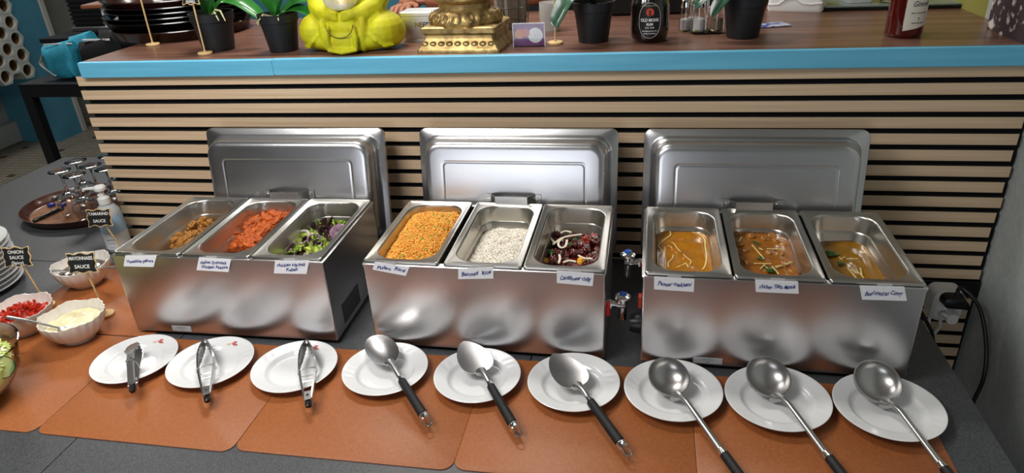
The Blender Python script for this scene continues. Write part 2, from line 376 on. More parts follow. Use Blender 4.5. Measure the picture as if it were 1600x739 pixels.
# ---------------------------------------------------------------- gastro pans
PW, PD = 0.1655, 0.316
def pan_mesh():
    mb = MB(); z = 0.0
    def ring(w, d, r, zz): return R3(rr(w, d, r, 0, 0, 8), zz)
    rg = [ring(PW-0.003, PD-0.003, 0.004, -0.006), ring(PW, PD, 0.006, -0.0055), ring(PW, PD, 0.006, -0.0015), ring(PW-0.002, PD-0.002, 0.006, 0.0),
          ring(PW-0.007, PD-0.007, 0.005, 0.0), ring(PW-0.010, PD-0.010, 0.005, -0.0012),
          ring(PW-0.026, PD-0.028, 0.046, -0.0014), ring(PW-0.029, PD-0.031, 0.046, -0.0022), ring(PW-0.032, PD-0.034, 0.045, -0.006),
          ring(PW-0.036, PD-0.038, 0.038, -0.034), ring(PW-0.042, PD-0.046, 0.036, -0.039), ring(PW-0.046, PD-0.050, 0.035, -0.043),
          ring(PW-0.056, PD-0.060, 0.033, -0.092), ring(PW-0.066, PD-0.070, 0.028, -0.100), ring(PW-0.086, PD-0.090, 0.02, -0.102)]
    # outer skin
    out = [ring(PW-0.084, PD-0.088, 0.02, -0.104), ring(PW-0.054, PD-0.058, 0.033, -0.094), ring(PW-0.043, PD-0.047, 0.036, -0.044), ring(PW-0.033, PD-0.035, 0.039, -0.006)]
    mb.loft(out+rg, True, True)
    return mb
PAN0 = None
def pan(px, py, pz, rz, label, tilt=0):
    global PAN0
    if PAN0 is None: PAN0 = pan_mesh().build('food_pan', PANST, smooth=50); o = PAN0
    else: o = PAN0.copy(); C.objects.link(o)
    o.location = (px, py, pz); o.rotation_euler = (0, tilt, rz)
    return tag(o, label, 'pan', 'steel food pans in the warmers')
def inwarm(t, lx, ly, z=0):
    a = t.rotation_euler.z; return Vector((t.location.x+lx*math.cos(a)-ly*math.sin(a), t.location.y+lx*math.sin(a)+ly*math.cos(a), z))
PZ = BH+0.0075
pans = []
for w, offs, labs in ((WL, (-0.169, 0.002, 0.171), ('steel pan with a few brown fritters, leftmost of all the pans', 'steel pan holding red fried chicken', 'steel pan holding salad leaves and onion rings')),
                      (WM, (-0.173, 0.004, 0.173), ('steel pan full of orange rice', 'steel pan holding plain white rice', 'steel pan holding dark red glazed pieces')),
                      (WR, (-0.170, 0.000, 0.171), ('steel pan of orange curry with cream swirls', 'steel pan of chunky curry with ginger strips', 'steel pan of thin brown curry, rightmost of all the pans'))):
    for ox, lb in zip(offs, labs):
        p = inwarm(w, ox, BD/2, PZ)
        pans.append(pan(p.x, p.y, PZ, w.rotation_euler.z, lb, 0.0))

# ---------------------------------------------------------------- lids
LW, LH = 0.508, 0.318
def lid(t, label, dx=0.0):
    # local frame: x across, y up the lid, z towards the room; stood up behind the warmer and leaning back
    p = inwarm(t, dx, BD+0.055, 0.064)
    e = thing('warmer_lid', label, 'lid', p, t.rotation_euler.z, 'steel lids stood up behind the warmers')
    e.rotation_euler = (math.radians(90-9), 0, t.rotation_euler.z)
    def ring(w, d, r, z): return R3(rr(w, d, r, 0, LH/2, 8), z)
    rg = [ring(LW-0.002, LH-0.002, 0.018, -0.010), ring(LW, LH, 0.019, -0.009), ring(LW, LH, 0.019, -0.001), ring(LW-0.003, LH-0.003, 0.018, 0.0005),
          ring(LW-0.030, LH-0.030, 0.036, 0.0), ring(LW-0.034, LH-0.034, 0.038, 0.002), ring(LW-0.037, LH-0.037, 0.038, 0.007), ring(LW-0.039, LH-0.039, 0.038, 0.014),
          ring(LW-0.042, LH-0.042, 0.038, 0.0165), ring(LW-0.046, LH-0.046, 0.038, 0.0185), ring(LW-0.048, LH-0.048, 0.038, 0.024), ring(LW-0.053, LH-0.053, 0.038, 0.043),
          ring(LW-0.057, LH-0.057, 0.037, 0.049), ring(LW-0.065, LH-0.065, 0.034, 0.0535), ring(LW-0.077, LH-0.077, 0.030, 0.0555), ring(LW-0.090, LH-0.090, 0.024, 0.0560),
          ring(LW-0.140, LH-0.140, 0.014, 0.0560), ring(LW-0.144, LH-0.144, 0.013, 0.0560), ring(LW-0.148, LH-0.148, 0.012, 0.0554), ring(LW-0.154, LH-0.154, 0.010, 0.0554), ring(LW-0.158, LH-0.158, 0.009, 0.0560),
          ring(LW-0.162, LH-0.162, 0.008, 0.0560), ring(LW-0.26, LH-0.23, 0.006, 0.0560)]
    back = [ring(LW-0.26, LH-0.23, 0.006, 0.0555), ring(LW-0.080, LH-0.080, 0.022, 0.0535), ring(LW-0.062, LH-0.062, 0.032, 0.046), ring(LW-0.054, LH-0.054, 0.034, 0.020), ring(LW-0.044, LH-0.044, 0.032, 0.0), ring(LW-0.040, LH-0.040, 0.03, -0.002), ring(LW-0.006, LH-0.006, 0.016, -0.002)]
    MB().loft(back+rg, True, True).build('lid_shell', LIDST, e, smooth=60)
    # trapezoid strap handle in the middle of the lid
    zc = LH/2-0.006; pts = [(-0.070, 0.0585), (-0.056, 0.0590), (-0.040, 0.086), (0.040, 0.086), (0.056, 0.0590), (0.070, 0.0585)]
    g = [[(x, zc-0.011, z), (x, zc+0.011, z)] for x, z in pts]
    h = MB().sheet(g, 0.0016).build('handle', STEEL, e, smooth=20)
    for sx in (-0.063, 0.063):
        MB().lathe([(0.0035, 0.0), (0.002, 0.0018)], 10, (sx, zc, 0.0594), cap1=True).build('rivet', CHROME, h)
    return e
lid(WL, 'steel lid behind the fried starters, leftmost of the three', 0.018)
lid(WM, 'bright steel lid behind the two rice pans, middle of the three', 0.008)
lid(WR, 'dark-reflecting steel lid behind the curries, nearest the wall', -0.010)

# ---------------------------------------------------------------- handwritten cards
def card(t, quad, lines, label, size=0.0125, col=INK):
    """quad: photo corners tl, tr, br, bl on the warmer front"""
    Y = t.location.y-0.0045
    q = [ty(px, py, Y) for px, py in quad]
    c = sum(q, Vector())/4
    e = thing('dish_card', label, 'card', c, 0, 'handwritten dish cards on the warmers')
    mb = MB(); vs_ = []
    for dy in (-0.0004, 0.0004):
        for p in q: vs_.append((p.x-c.x, dy, p.z-c.z))
    mb.add(vs_, [(3, 2, 1, 0), (4, 5, 6, 7), (0, 1, 5, 4), (1, 2, 6, 5), (2, 3, 7, 6), (3, 0, 4, 7)]).build('paper', PAPER, e)
    ang = math.atan2(q[1].z-q[0].z, q[1].x-q[0].x)
    wdt = (q[1]-q[0]).length
    for i, l in enumerate(lines):
        n = len(lines); zz = (n-1)*0.5*size*1.05-i*size*1.05
        tx_ = text(l, size, INK, e, (0, -0.0009, zz), (0, -ang-0.03, 0), 'handwriting', shear=0.35, bold=0.0002, sx=1.0)
        xs = [v.co.x for v in tx_.data.vertices]; wd = max(xs)-min(xs)
        k = min(1.25, wdt*0.84/max(wd, 1e-4)) if i == 0 or wd > wdt*0.84 else 1.0
        for v in tx_.data.vertices: v.co.x *= k; v.co.z += size*(0.09*math.sin(v.co.x*230+len(l))+0.03*math.sin(v.co.x*640)); v.co.x += size*0.03*math.sin(v.co.z*900+v.co.x*300)
    # strip of tape over the top edge
    MB().box((0, -0.0002, (q[0].z+q[1].z)/2-c.z+0.001), (wdt*0.34, 0.0003, 0.009), ry=-ang).build('tape', TAPE, e)
card(WL, [(196, 399), (245, 399), (240, 417), (193, 416)], ['Vegetable pakora'], 'white card with one handwritten line under the brown fritters', 0.011)
card(WL, [(311, 402), (361, 405), (357, 425), (307, 422)], ['chicken Drumstick', 'chicken Pakora'], 'white card with two handwritten lines under the red fried chicken', 0.011)
card(WL, [(430, 407), (483, 407), (479, 428), (428, 427)], ['chicken Haryali', 'Kebab'], 'white card with two handwritten lines under the salad pan', 0.011)
card(WM, [(586, 409), (640, 417), (634, 431), (582, 421)], ['Pulao  Rice'], 'tilted white card under the orange rice', 0.012)
card(WM, [(716, 420), (771, 417), (771, 435), (716, 436)], ['Basmati  Rice'], 'white card under the plain white rice', 0.013)
card(WM, [(870, 423), (928, 427), (926, 447), (870, 442)], ['Cauliflower chilly'], 'white card under the dark red glazed pieces', 0.013)
card(WR, [(1022, 432), (1085, 436), (1084, 456), (1022, 452)], ['Paneer makhani'], 'white card under the curry with cream swirls', 0.013)
card(WR, [(1180, 437), (1247, 440), (1248, 459), (1181, 456)], ['chicken Tikka Masala'], 'white card under the chunky curry, in the middle of the right warmer', 0.012)
card(WR, [(1343, 446), (1413, 448), (1417, 470), (1347, 468)], ['Beef madras Curry'], 'white card near the right end of the right warmer', 0.013)

# ================================================================= PLATES
def plate_mesh(r):
    mb = MB()
    def fn(r_, z, a):
        return r_, 0
    prof = [(0.001, 0.004), (r*0.58, 0.004), (r*0.64, 0.0055), (r*0.68, 0.010), (r*0.72, 0.0125), (r*0.97, 0.0185), (r, 0.0185), (r*0.995, 0.0165), (r*0.72, 0.0095), (r*0.66, 0.004), (r*0.60, 0.0), (r*0.54, 0.0), (r*0.52, 0.002), (0.001, 0.002)]
    # fine embossed sprays on the rim
    def fn2(r_, z, a):
        u = r_/r
        dz = 0.0
        if 0.71 < u < 0.98 and z > 0.011:
            env = max(0, math.sin(3*a))**2
            dz = 0.0006*math.sin(26*a+14*u)*env*math.sin(PI*(u-0.71)/0.27)
        return r_, dz
    prof2 = [(0.001, 0.004), (r*0.56, 0.004), (r*0.62, 0.005), (r*0.66, 0.0085), (r*0.70, 0.0118)]+[(r*(0.72+0.24*k/7), 0.0125+0.006*k/7) for k in range(8)]+[(r*0.985, 0.0192), (r, 0.0188), (r, 0.0175)]+prof[8:]
    mb.lathe(prof2, 120, fn=fn2)
    return mb
plate0 = plate_mesh(0.0925).build('plate', CERAM, smooth=60); C.objects.unlink(plate0)
PL = [(0.006, -0.615, .0905), (0.189, -0.607, .092), (0.386, -0.602, .091), (0.587, -0.589, .0905), (0.787, -0.589, .090), (0.986, -0.589, .0925), (1.181, -0.592, .0945), (1.375, -0.594, .0965), (1.569, -0.597, .095)]
PLAB = ['white round plate under the tongs lying on their side, leftmost of the nine',
        'white round plate under the second pair of tongs from the left', 'white round plate under the third pair of tongs from the left',
        'white round plate under the black-handled oval serving spoon', 'white round plate under the spatula in front of the white rice card',
        'white round plate under the second spatula, left of the ladles', 'white round plate under the leftmost ladle', 'white round plate under the middle ladle', 'white round plate under the rightmost ladle']
RED = mat('red_print', 'd8452c', 0.5); LEAFPR = mat('gold_print', 'd9a552', 0.5)
for i, (x, y, r) in enumerate(PL):
    o = thing('plate', PLAB[i], 'plate', (x, y, 0.0026), rnd.uniform(0, 6), 'white side plates in front of the warmers')
    c = plate0.copy(); C.objects.link(c); c.name = 'plate_body'; c.parent = o; c.scale = (r/0.0925, r/0.0925, 1)
    if i < 3:
        o.rotation_euler.z = 0
        g = MB(); yy = r*0.80; xx = r*0.12
        g.box((xx+0.004, yy-0.004, 0.0172), (0.009, 0.0022, 0.0004), rz=0.1, rx=0.25); g.box((xx+0.006, yy+0.000, 0.0182), (0.007, 0.0022, 0.0004), rz=0.1, rx=0.25)
        g.box((xx+0.009, yy-0.008, 0.0164), (0.012, 0.0020, 0.0004), rz=0.05, rx=0.25)
        g.build('printed_logo', RED, o)
        MB().box((xx-0.007, yy-0.007, 0.0166), (0.009, 0.0016, 0.0004), rz=0.6, rx=0.25).build('printed_leaf', LEAFPR, o)

# ================================================================= UTENSILS
def orient(e, a, b, roll=0.0):
    """empty at a, local +X pointing to b, local +Z as near up as it can be"""
    a = Vector(a); b = Vector(b); x = (b-a).normalized(); z = Vector((0, 0, 1)); y = z.cross(x).normalized(); z = x.cross(y)
    Mx = Matrix((x, y, z)).transposed() @ Matrix.Rotation(roll, 3, 'X')
    e.matrix_world = Matrix.Translation(a) @ Mx.to_4x4()
def grip_parts(e, x0, x1, r=0.0085, loop=True):
    MB().tube([(x0-0.012, 0, 0), (x0, 0, 0)], [0.006, 0.0085], 14).build('ferrule', CHROME, e)
    MB().tube([(x0, 0, 0), (x0+0.004, 0, 0), (x1-0.003, 0, 0), (x1, 0, 0)], [r*.93, r, r*1.12, r*1.05], 16).build('grip', RUBBER, e)
    MB().tube([(x1, 0, 0), (x1+0.003, 0, 0), (x1+0.013, 0, 0), (x1+0.015, 0, 0)], [r*.9, r*1.12, r*1.08, r*.8], 14).build('end_cap', CHROME, e)
    if loop:
        pts = []
        for k in range(15):
            a = -PI/2+PI*k/14; pts.append((x1+0.026+0.008*math.cos(a), 0.0062*math.sin(a), 0))
        pts = [(x1+0.012, -0.0062, 0)]+pts+[(x1+0.012, 0.0062, 0)]
        MB().tube(pts, 0.0014, 8).build('hanging_loop', CHROME, e)
def bowl_sheet(outline, depth, th, rings=7, n=40, cx=0.0, flatc=0.0, cyl=0.0):
    """dished blade: outline(a)->radius; depth at the centre"""
    mb = MB(); top = []
    for s_ in range(rings+1):
        q = s_/rings; rg = []
        for i in range(n):
            a = 2*PI*i/n; R_ = outline(a); x = q*R_*math.cos(a); y = q*R_*math.sin(a)
            z = -depth*(1-q**2)**(1.0) if not cyl else -depth*(1-(y/cyl)**2)
            if q == 0: x = 1e-5*math.cos(a); y = 1e-5*math.sin(a)
            rg.append((cx+x, y, z))
        top.append(rg)
    bot = [[(x, y, z-th) for x, y, z in rg] for rg in top]
    mb.loft(bot+list(reversed(top)) if False else [*bot, *reversed(top)], True, True)
    return mb
def sup(a, A, B, p): return (abs(math.cos(a)/A)**p+abs(math.sin(a)/B)**p)**(-1/p)
# oval serving spoon --------------------------------------------------
def spoon(tip, end, label):
    e = thing('serving_spoon', label, 'spoon'); orient(e, tip, end)
    L = (Vector(end)-Vector(tip)).length
    def out(a):  # a=0 towards the handle
        c = math.cos(a); return sup(a, 0.056, 0.0335, 1.95) if c > 0 else sup(a, 0.056, 0.0335, 2.2)
    MB.build(bowl_sheet(out, 0.011, 0.0016, cx=0.057), 'spoon_bowl', UTST, e)
    MB().tube([(0.104, 0, -0.003), (0.114, 0, 0.000), (0.125, 0, 0.002), (0.155, 0, 0.001), (L-0.155, 0, 0)], [0.011, 0.0065, 0.0052, 0.0055, 0.006], 12, flat=0.75, up=(0, 0, 1)).build('neck', UTST, e)
    grip_parts(e, L-0.150, L-0.040); return e
def turner(tip, end, label):
    e = thing('spatula', label, 'spatula'); orient(e, tip, end)
    L = (Vector(end)-Vector(tip)).length
    def out(a):
        c = math.cos(a)
        if c > 0: return sup(a, 0.040, 0.0355, 3.0)
        return sup(a, 0.072, 0.0355, 1.55)
    mb = bowl_sheet(out, 0.007, 0.0014, cx=0.071, cyl=0.038)
    mb.build('blade', UTST, e)
    MB().tube([(0.108, 0, -0.008), (0.118, 0, -0.001), (0.132, 0, 0.003), (0.160, 0, 0.001), (L-0.155, 0, 0)], [0.012, 0.0070, 0.0052, 0.0055, 0.006], 12, flat=0.75, up=(0, 0, 1)).build('neck', UTST, e)
    grip_parts(e, L-0.150, L-0.040); return e
def ladle(cen, end, label, r=0.0405, L=0.40):
    # cen: middle of the cup rim; the handle runs down to the table
    e = thing('ladle', label, 'ladle'); orient(e, cen, end)
    mb = MB(); prof = []
    for k in range(9):
        a = PI/2*k/8; prof.append((max(r*math.sin(a), 0.0005), -0.030*math.cos(a)))
    inn = [(max(q-0.0016, 0.0003), z+0.0016 if i < 8 else z) for i, (q, z) in enumerate(prof)]
    Ry = Matrix.Rotation(math.radians(22), 3, 'Y'); mb.lathe(prof+[(r+0.0006, 0.0004)]+list(reversed(inn)), 48, c=(0, 0, 0.006), M3=Ry, cap0=True, cap1=True)
    mb.build('ladle_cup', UTST, e, smooth=60)
    MB().tube([(r-0.008, 0, -0.018), (r+0.003, 0, -0.010), (r+0.012, 0, -0.002), (r+0.03, 0, 0.003), (r+0.075, 0, 0.002), (0.19, 0, 0.0)], [0.014, 0.009, 0.0062, 0.0052, 0.0056, 0.006], 12, flat=0.7, up=(0, 0, 1)).build('neck', UTST, e)
    grip_parts(e, 0.200, 0.325); return e
spoon(tz(583, 524, 0.040), tz(674, 668, 0.022), 'oval steel serving spoon with a black grip, left of the two spatulas')
turner(tz(724, 529, 0.042), tz(814, 685, 0.022), 'steel spatula with a black grip in front of the white rice card')
turner(tz(865, 548, 0.042), tz(987, 716, 0.022), 'steel spatula with a black grip, right neighbour of the other spatula')
ladle(tz(1045, 591, 0.040), tz(1153, 739, 0.022), 'steel ladle on a white plate, leftmost of the three ladles')
ladle(tz(1200, 591, 0.040), tz(1314, 739, 0.022), 'steel ladle on a white plate, middle one of the three ladles', 0.0425)
ladle(tz(1371, 599, 0.040), tz(1481, 739, 0.022), 'steel ladle on a white plate, rightmost of the three ladles', 0.0435)
# tongs ---------------------------------------------------------------
def tongs(tip, end, label, roll=0.0, openw=0.0105):
    e = thing('tongs', label, 'tongs'); orient(e, end, tip, roll)   # +X from hinge to tip
    L = (Vector(end)-Vector(tip)).length
    for s_ in (-1, 1):
        g = []
        N = 40
        for i in range(N+1):
            u = i/N; x = 0.014+u*(L-0.014)
            yv = s_*(0.0075+openw*math.sin(PI*min(u/0.62, 1)*0.5)*(1 if u < .62 else math.cos(PI/2*(u-.62)/.38)**0.9) - (0.006*max(0, (u-.62)/.38)))
            hw = 0.0070 if u < 0.62 else 0.0070+0.0075*math.sin(PI/2*min(1, (u-0.62)/0.16))
            if u > 0.8: hw *= (1-0.55*((u-0.8)/0.2)**2)
            if u > 0.72: hw += 0.0016*math.sin(u*L/0.0055*2*PI*0.5)
            ed = -s_*0.0035
            g.append([(x, yv+ed, -hw), (x, yv, -hw*0.86), (x, yv, 0), (x, yv, hw*0.86), (x, yv+ed, hw)])
        MB().sheet(g, 0.0011).build('arm', UTST, e, smooth=40)
    MB().box((0.020, 0, 0.0085), (0.026, 0.013, 0.0012)).build('hinge_plate', UTST, e)
    MB().tube([(0.020, 0, -0.009), (0.020, 0, 0.0105)], 0.0028, 10).build('rivet', CHROME, e)
    MB().box((0.005, 0, 0.0), (0.020, 0.012, 0.012), ch=0.003).build('pull_tab', BLKPL, e)
    # wire ring round both arms
    xr = 0.5*L; w = openw+0.0100; pts = []
    for k in range(24):
        a = 2*PI*k/24; pts.append((xr+0.003*math.cos(2*a), w*math.copysign(abs(math.cos(a))**0.5, math.cos(a)), 0.0095*math.copysign(abs(math.sin(a))**0.5, math.sin(a))))
    pts.append(pts[0]); MB().tube(pts, 0.0010, 6).build('wire_ring', CHROME, e)
    MB().tube([(0.35*L, -openw*0.9-0.004, 0), (0.35*L, openw*0.9+0.004, 0)], 0.0009, 6).build('spring_wire', CHROME, e)
    return e
tongs(tz(210, 537, 0.042), tz(207, 610, 0.034), 'steel tongs lying on their side on the leftmost plate', PI/2*0.9, 0.010)
tongs(tz(321, 533, 0.035), tz(324, 625, 0.030), 'steel tongs with a wire ring on the second plate from the left')
tongs(tz(479, 534, 0.035), tz(482, 633, 0.030), 'steel tongs with a wire ring on the third plate from the left')

# ================================================================= FOOD
def lump_mesh(name, m, r=(1, 1, 1), amp=0.25, freq=1.5, amp2=0.08, freq2=5, seed=0, sub=4, bend=0.0):
    bm = bmesh.new(); bmesh.ops.create_icosphere(bm, subdivisions=sub, radius=1.0); off = Vector((seed*7.3, seed*3.1, seed*1.7))
    for v in bm.verts:
        n = v.co.normalized()
        d = 1+amp*noise.noise(n*freq+off)+amp2*noise.noise(n*freq2+off*2)+amp2*0.5*noise.noise(n*freq2*2.3+off)
        p = Vector((n.x*r[0], n.y*r[1], n.z*r[2]))*d
        if bend: p.z += bend*(p.x/r[0])**2*r[2]*0.6; p.y += bend*(p.x/r[0])**2*r[1]
        v.co = p
    me = bpy.data.meshes.new(name); bm.to_mesh(me); bm.free(); me.materials.append(m); me.shade_smooth(); return me
def put(name, me, loc, rot, label, cat, group, scale=1.0):
    o = bpy.data.objects.new(name, me); C.objects.link(o); o.location = loc; o.rotation_euler = rot
    o.scale = (scale,)*3; return tag(o, label, cat, group)
def pc(i, lx, ly, z):   # a place inside pan i (pan-local metres), world z
    p = pans[i]; a = p.rotation_euler.z
    return Vector((p.location.x+lx*math.cos(a)-ly*math.sin(a), p.location.y+lx*math.sin(a)+ly*math.cos(a), z))
# brown vegetable fritters
FRIT = mat('brown_fritter', 'b07a2c', 0.6, 0, '6a3a14', (160, 160, 160), 0.6, contrast=(0.3, 0.65))
fm = [lump_mesh('fritter', FRIT, (0.021, 0.018, 0.015), 0.5, 2.0, 0.35, 6, s) for s in range(4)]
fpos = [(264, 381), (276, 378), (289, 376), (295, 371), (292, 360), (300, 353), (308, 358), (312, 351), (318, 348), (321, 342), (329, 342), (328, 350), (305, 366), (281, 372), (300, 372), (270, 386), (286, 384), (298, 380), (318, 360)]
def at_food(px, py, d): return tz(px, py, PZ-d)
for k, (x, y) in enumerate(fpos):
    put('vegetable_fritter', fm[k % 4], at_food(x, y, 0.070-0.008*(k % 3)), (rnd.random()*6, rnd.random()*6, rnd.random()*6), 'knobbly brown fritter in the leftmost pan', 'fritter', 'brown fritters in the leftmost pan', rnd.uniform(.62, .85))
# red fried chicken
REDC = mat('red_fried_chicken', 'c85e14', 0.6, 0, '8e3c0c', (90, 90, 90), 0.6, contrast=(0.3, 0.65))
rm = [lump_mesh('chicken_piece', REDC, (0.030, 0.0145, 0.0135), 0.35, 1.8, 0.22, 6, 10+s, bend=0.7) for s in range(5)]
RP = [(432, 322), (423, 326), (410, 329), (399, 334), (391, 341), (428, 336), (383, 350), (394, 348), (419, 344), (432, 345), (441, 339), (404, 348), (386, 356), (402, 356), (415, 357), (422, 355), (391, 362), (362, 372), (370, 369), (381, 371), (396, 368), (407, 367), (357, 379), (373, 378), (386, 378), (354, 387), (363, 387), (338, 391), (346, 388), (376, 386), (389, 383), (399, 375)]
for k, (x, y) in enumerate(RP):
    t = (391-y)/69
    put('chicken_piece', rm[k % 5], at_food(x, y, 0.066-0.036*t), (rnd.uniform(-.5, .5), rnd.uniform(-.4, .4), rnd.uniform(0, 6)), 'bright red fried chicken piece in the second pan from the left', 'chicken', 'red fried chicken pieces', rnd.uniform(.70, 1.0))
for k, (x, y) in enumerate(RP[::2]):
    t = (391-y)/69; p = at_food(x, y, 0.066-0.036*t); p.z -= .022
    put('chicken_piece', rm[(k+2) % 5], p, (rnd.uniform(-.5, .5), rnd.uniform(-.4, .4), rnd.uniform(0, 6)), 'bright red fried chicken piece in the second pan from the left', 'chicken', 'red fried chicken pieces', .8)
# salad over kebabs
LET = [mat('green_lettuce', 'b8d455', 0.4, 0, '7fa832', (70, 70, 70), 0.3), mat('yellow_lettuce', 'd8df74', 0.4, 0, 'a6c048', (70, 70, 70), 0.3), mat('dark_lettuce', '5a3a26', 0.4, 0, '2c1c1a', (60, 60, 60), 0.3, contrast=(.35, .6)), mat('purple_leaf', '4a2438', 0.35, 0, '2c1826', (60, 60, 60), 0.2)]
def leaf_mesh(name, m, w, l, curl, seed, th=0.0007):
    rg = random.Random(seed); g = []
    for i in range(13):
        u = i/12; row = []
        hw = w*math.sin(PI*(0.06+0.88*u))**0.6*(1+0.15*math.sin(u*17+seed))
        for j in range(11):
            q = j/10*2-1; x = hw*q*(1+0.08*math.sin(u*30+q*5)); y = (u-0.5)*l
            z = curl*(q*q)*w+0.10*w*math.sin(u*16+seed+q*3)*abs(q)+0.25*w*noise.noise(Vector((x*90, y*90, seed*3.3)))-0.6*curl*(u-0.5)**2*l
            row.append((x, y, z))
        g.append(row)
    return MB().sheet(g, th), m
lm = []
for s in range(8):
    mb, m = leaf_mesh('lettuce_leaf', LET[(0, 1, 0, 2, 1, 0, 2, 3)[s]], 0.016, 0.038, 0.6+0.1*s, s); o = mb.build('lettuce_leaf', m); lm.append(o.data); bpy.data.objects.remove(o)
LLAB = {0: 'green', 1: 'pale green', 2: 'dark brown-edged', 3: 'purple'}
SPX = [(464, 390), (471, 393), (453, 391), (480, 381), (468, 384), (497, 384), (495, 390), (503, 377), (507, 381), (486, 352), (489, 356), (501, 346), (496, 349), (504, 362), (501, 359), (510, 350), (516, 340), (523, 338), (513, 343), (531, 344), (519, 348), (489, 366), (483, 371), (480, 377), (513, 369), (508, 357), (476, 372), (486, 388), (516, 362), (494, 371), (522, 352), (460, 394), (488, 394), (505, 369), (482, 362), (535, 350)]
for k in range(56):
    x, y = SPX[k % len(SPX)]; d = 0.056 if k < len(SPX) else 0.070
    if k >= len(SPX): x += rnd.uniform(-8, 8); y += rnd.uniform(0, 5)
    s = (k*3+k//8) % 8; kd = LLAB[(0, 1, 0, 2, 1, 0, 2, 3)[s]]
    put('lettuce_leaf', lm[s], at_food(x, y, d+rnd.uniform(-.006, .006)), (rnd.uniform(-.8, .8), rnd.uniform(-.8, .8), rnd.uniform(0, 6)), kd+' crinkled salad leaf in the left warmer', 'leaf', kd+' salad leaves', rnd.uniform(.55, .85))
ONI = mat('white_onion', 'dcd6c6', 0.3, 0, 'b9a9b0', (90, 90, 90), 0.1, sss=0.1); ONIP = mat('purple_onion', 'b79aac', 0.3, 0, '7d5672', (60, 60, 60), 0.1)
def ring_slice(name, r, m, loc, rot, label, grp='onion rings in the salad', rings=1, w=0.0022):
    mb = MB()
    for q in range(rings):
        R_ = r*(1-0.25*q); pts = [(R_*math.cos(2*PI*k/28), R_*0.86*math.sin(2*PI*k/28), 0) for k in range(29)]
        mb.tube(pts, w, 6, caps=False, flat=1.5, up=(0, 0, 1))
    o = mb.build(name, m); o.location = loc; o.rotation_euler = rot; return tag(o, label, 'onion', grp)
ring_slice('onion_ring', 0.021, ONI, at_food(471, 371, .046), (0.5, -0.3, 0.3), 'white onion ring upright at the left of the salad', rings=1, w=.003)
ring_slice('onion_ring', 0.020, ONIP, at_food(528, 361, .040), (0.6, -0.3, 0.2), 'purple banded onion slice at the right of the salad', rings=4)
ring_slice('onion_ring', 0.020, ONIP, at_food(447, 396, .052), (0.2, 0.2, 0.2), 'purple onion ring at the front of the salad', rings=1)
ring_slice('onion_ring', 0.018, ONIP, at_food(492, 376, .044), (0.9, 0.9, 0.2), 'thin purple onion ring amid the salad', rings=1)
# food bodies following the pan walls
def inner(z):   # pan inner size at depth below the rim
    d = -z
    if d < 0.043: return (PW-0.036-0.2*max(0, d-.034), PD-0.040, 0.037)
    k = (d-0.043)/(0.049); return (PW-0.046-0.010*k-0.001, PD-0.050-0.010*k-0.001, 0.034)
def surface(i, depth, m, name, label, cat, hf=None, seed=0, kind='stuff', thick=0.03):
    w, d, r = inner(-depth); out = rr(w, d, r, 0, 0, 8); rings = []
    K = 26
    for k in range(K+1):
        q = max(k/K, 0.002); rg = []
        for (x, y) in out:
            X, Y_ = x*q, y*q; z = hf(X, Y_, w, d) if hf else 0
            rg.append((X, Y_, z))
        rings.append(rg)
    low = [[(x*0.9, y*0.9, -thick) for x, y, z in rings[-1]]]
    o = MB().loft(list(reversed(low+list(reversed(rings)))), True, True).build(name, m, smooth=180)
    p = pans[i]; o.location = (p.location.x, p.location.y, PZ-depth); o.rotation_euler.z = p.rotation_euler.z
    return tag(o, label, cat, None, kind)
def grains(i, depth, n, m, hf, parent, L=0.0075, R_=0.0011, seed=1, name='grains'):
    rs = np.random.RandomState(seed); w, d, r = inner(-depth); P = []
    while len(P) < n:
        x = rs.uniform(-w/2, w/2); y = rs.uniform(-d/2, d/2)
        ax, ay = abs(x)-(w/2-r), abs(y)-(d/2-r)
        if ax > 0 and ay > 0 and ax*ax+ay*ay > (r-0.002)**2: continue
        P.append((x, y, hf(x, y, w, d)+rs.uniform(0.0, 0.0045)))
    P = np.array(P); a = rs.uniform(0, 2*PI, n); t = rs.normal(0, 0.45, n); ll = L*rs.uniform(0.75, 1.1, n)/2
    D = np.stack([np.cos(a)*np.cos(t), np.sin(a)*np.cos(t), np.sin(t)], 1); S = np.stack([-np.sin(a), np.cos(a), np.zeros(n)], 1); U = np.cross(D, S)
    v = [P-D*ll[:, None]]
    for e in (-0.45, 0.5):
        for k in range(4):
            v.append(P+D*(ll*e)[:, None]+S*(R_*math.cos(PI/2*k))+U*(R_*math.sin(PI/2*k)))
    v.append(P+D*ll[:, None]); V = np.stack(v, 1).reshape(-1, 3)
    f0 = []
    for k in range(4):
        j = (k+1) % 4; f0.append((0, 1+j, 1+k)); f0.append((1+k, 1+j, 5+j)); f0.append((1+k, 5+j, 5+k)); f0.append((9, 5+k, 5+j))
    F = (np.array(f0)[None]+10*np.arange(n)[:, None, None]).reshape(-1, 3)
    me = bpy.data.meshes.new(name); me.from_pydata(V.tolist(), [], F.tolist()); me.materials.append(m); me.shade_smooth()
    o = bpy.data.objects.new(name, me); C.objects.link(o); o.parent = parent; o['kind'] = 'stuff'; return o
def mound(amp, base, skew=0.0, sd=0, fall=0.0):
    def hf(x, y, w, d):
        e = max(0, 1-(abs(x)/(w/2))**3)*max(0, 1-(abs(y)/(d/2))**3)
        return base+amp*e+skew*y+fall*x+0.004*noise.noise(Vector((x*35, y*35, sd)))
    return hf
ORI = mat('orange_rice', 'f2a62e', 0.5, 0, 'e0801c', (130, 130, 130), 0, contrast=(.3, .7), sss=0.05)
ORI2 = mat('orange_rice_grains', 'fbc860', 0.5, 0, 'ec9a2c', (160, 160, 160), 0, contrast=(.35, .65), sss=0.05)
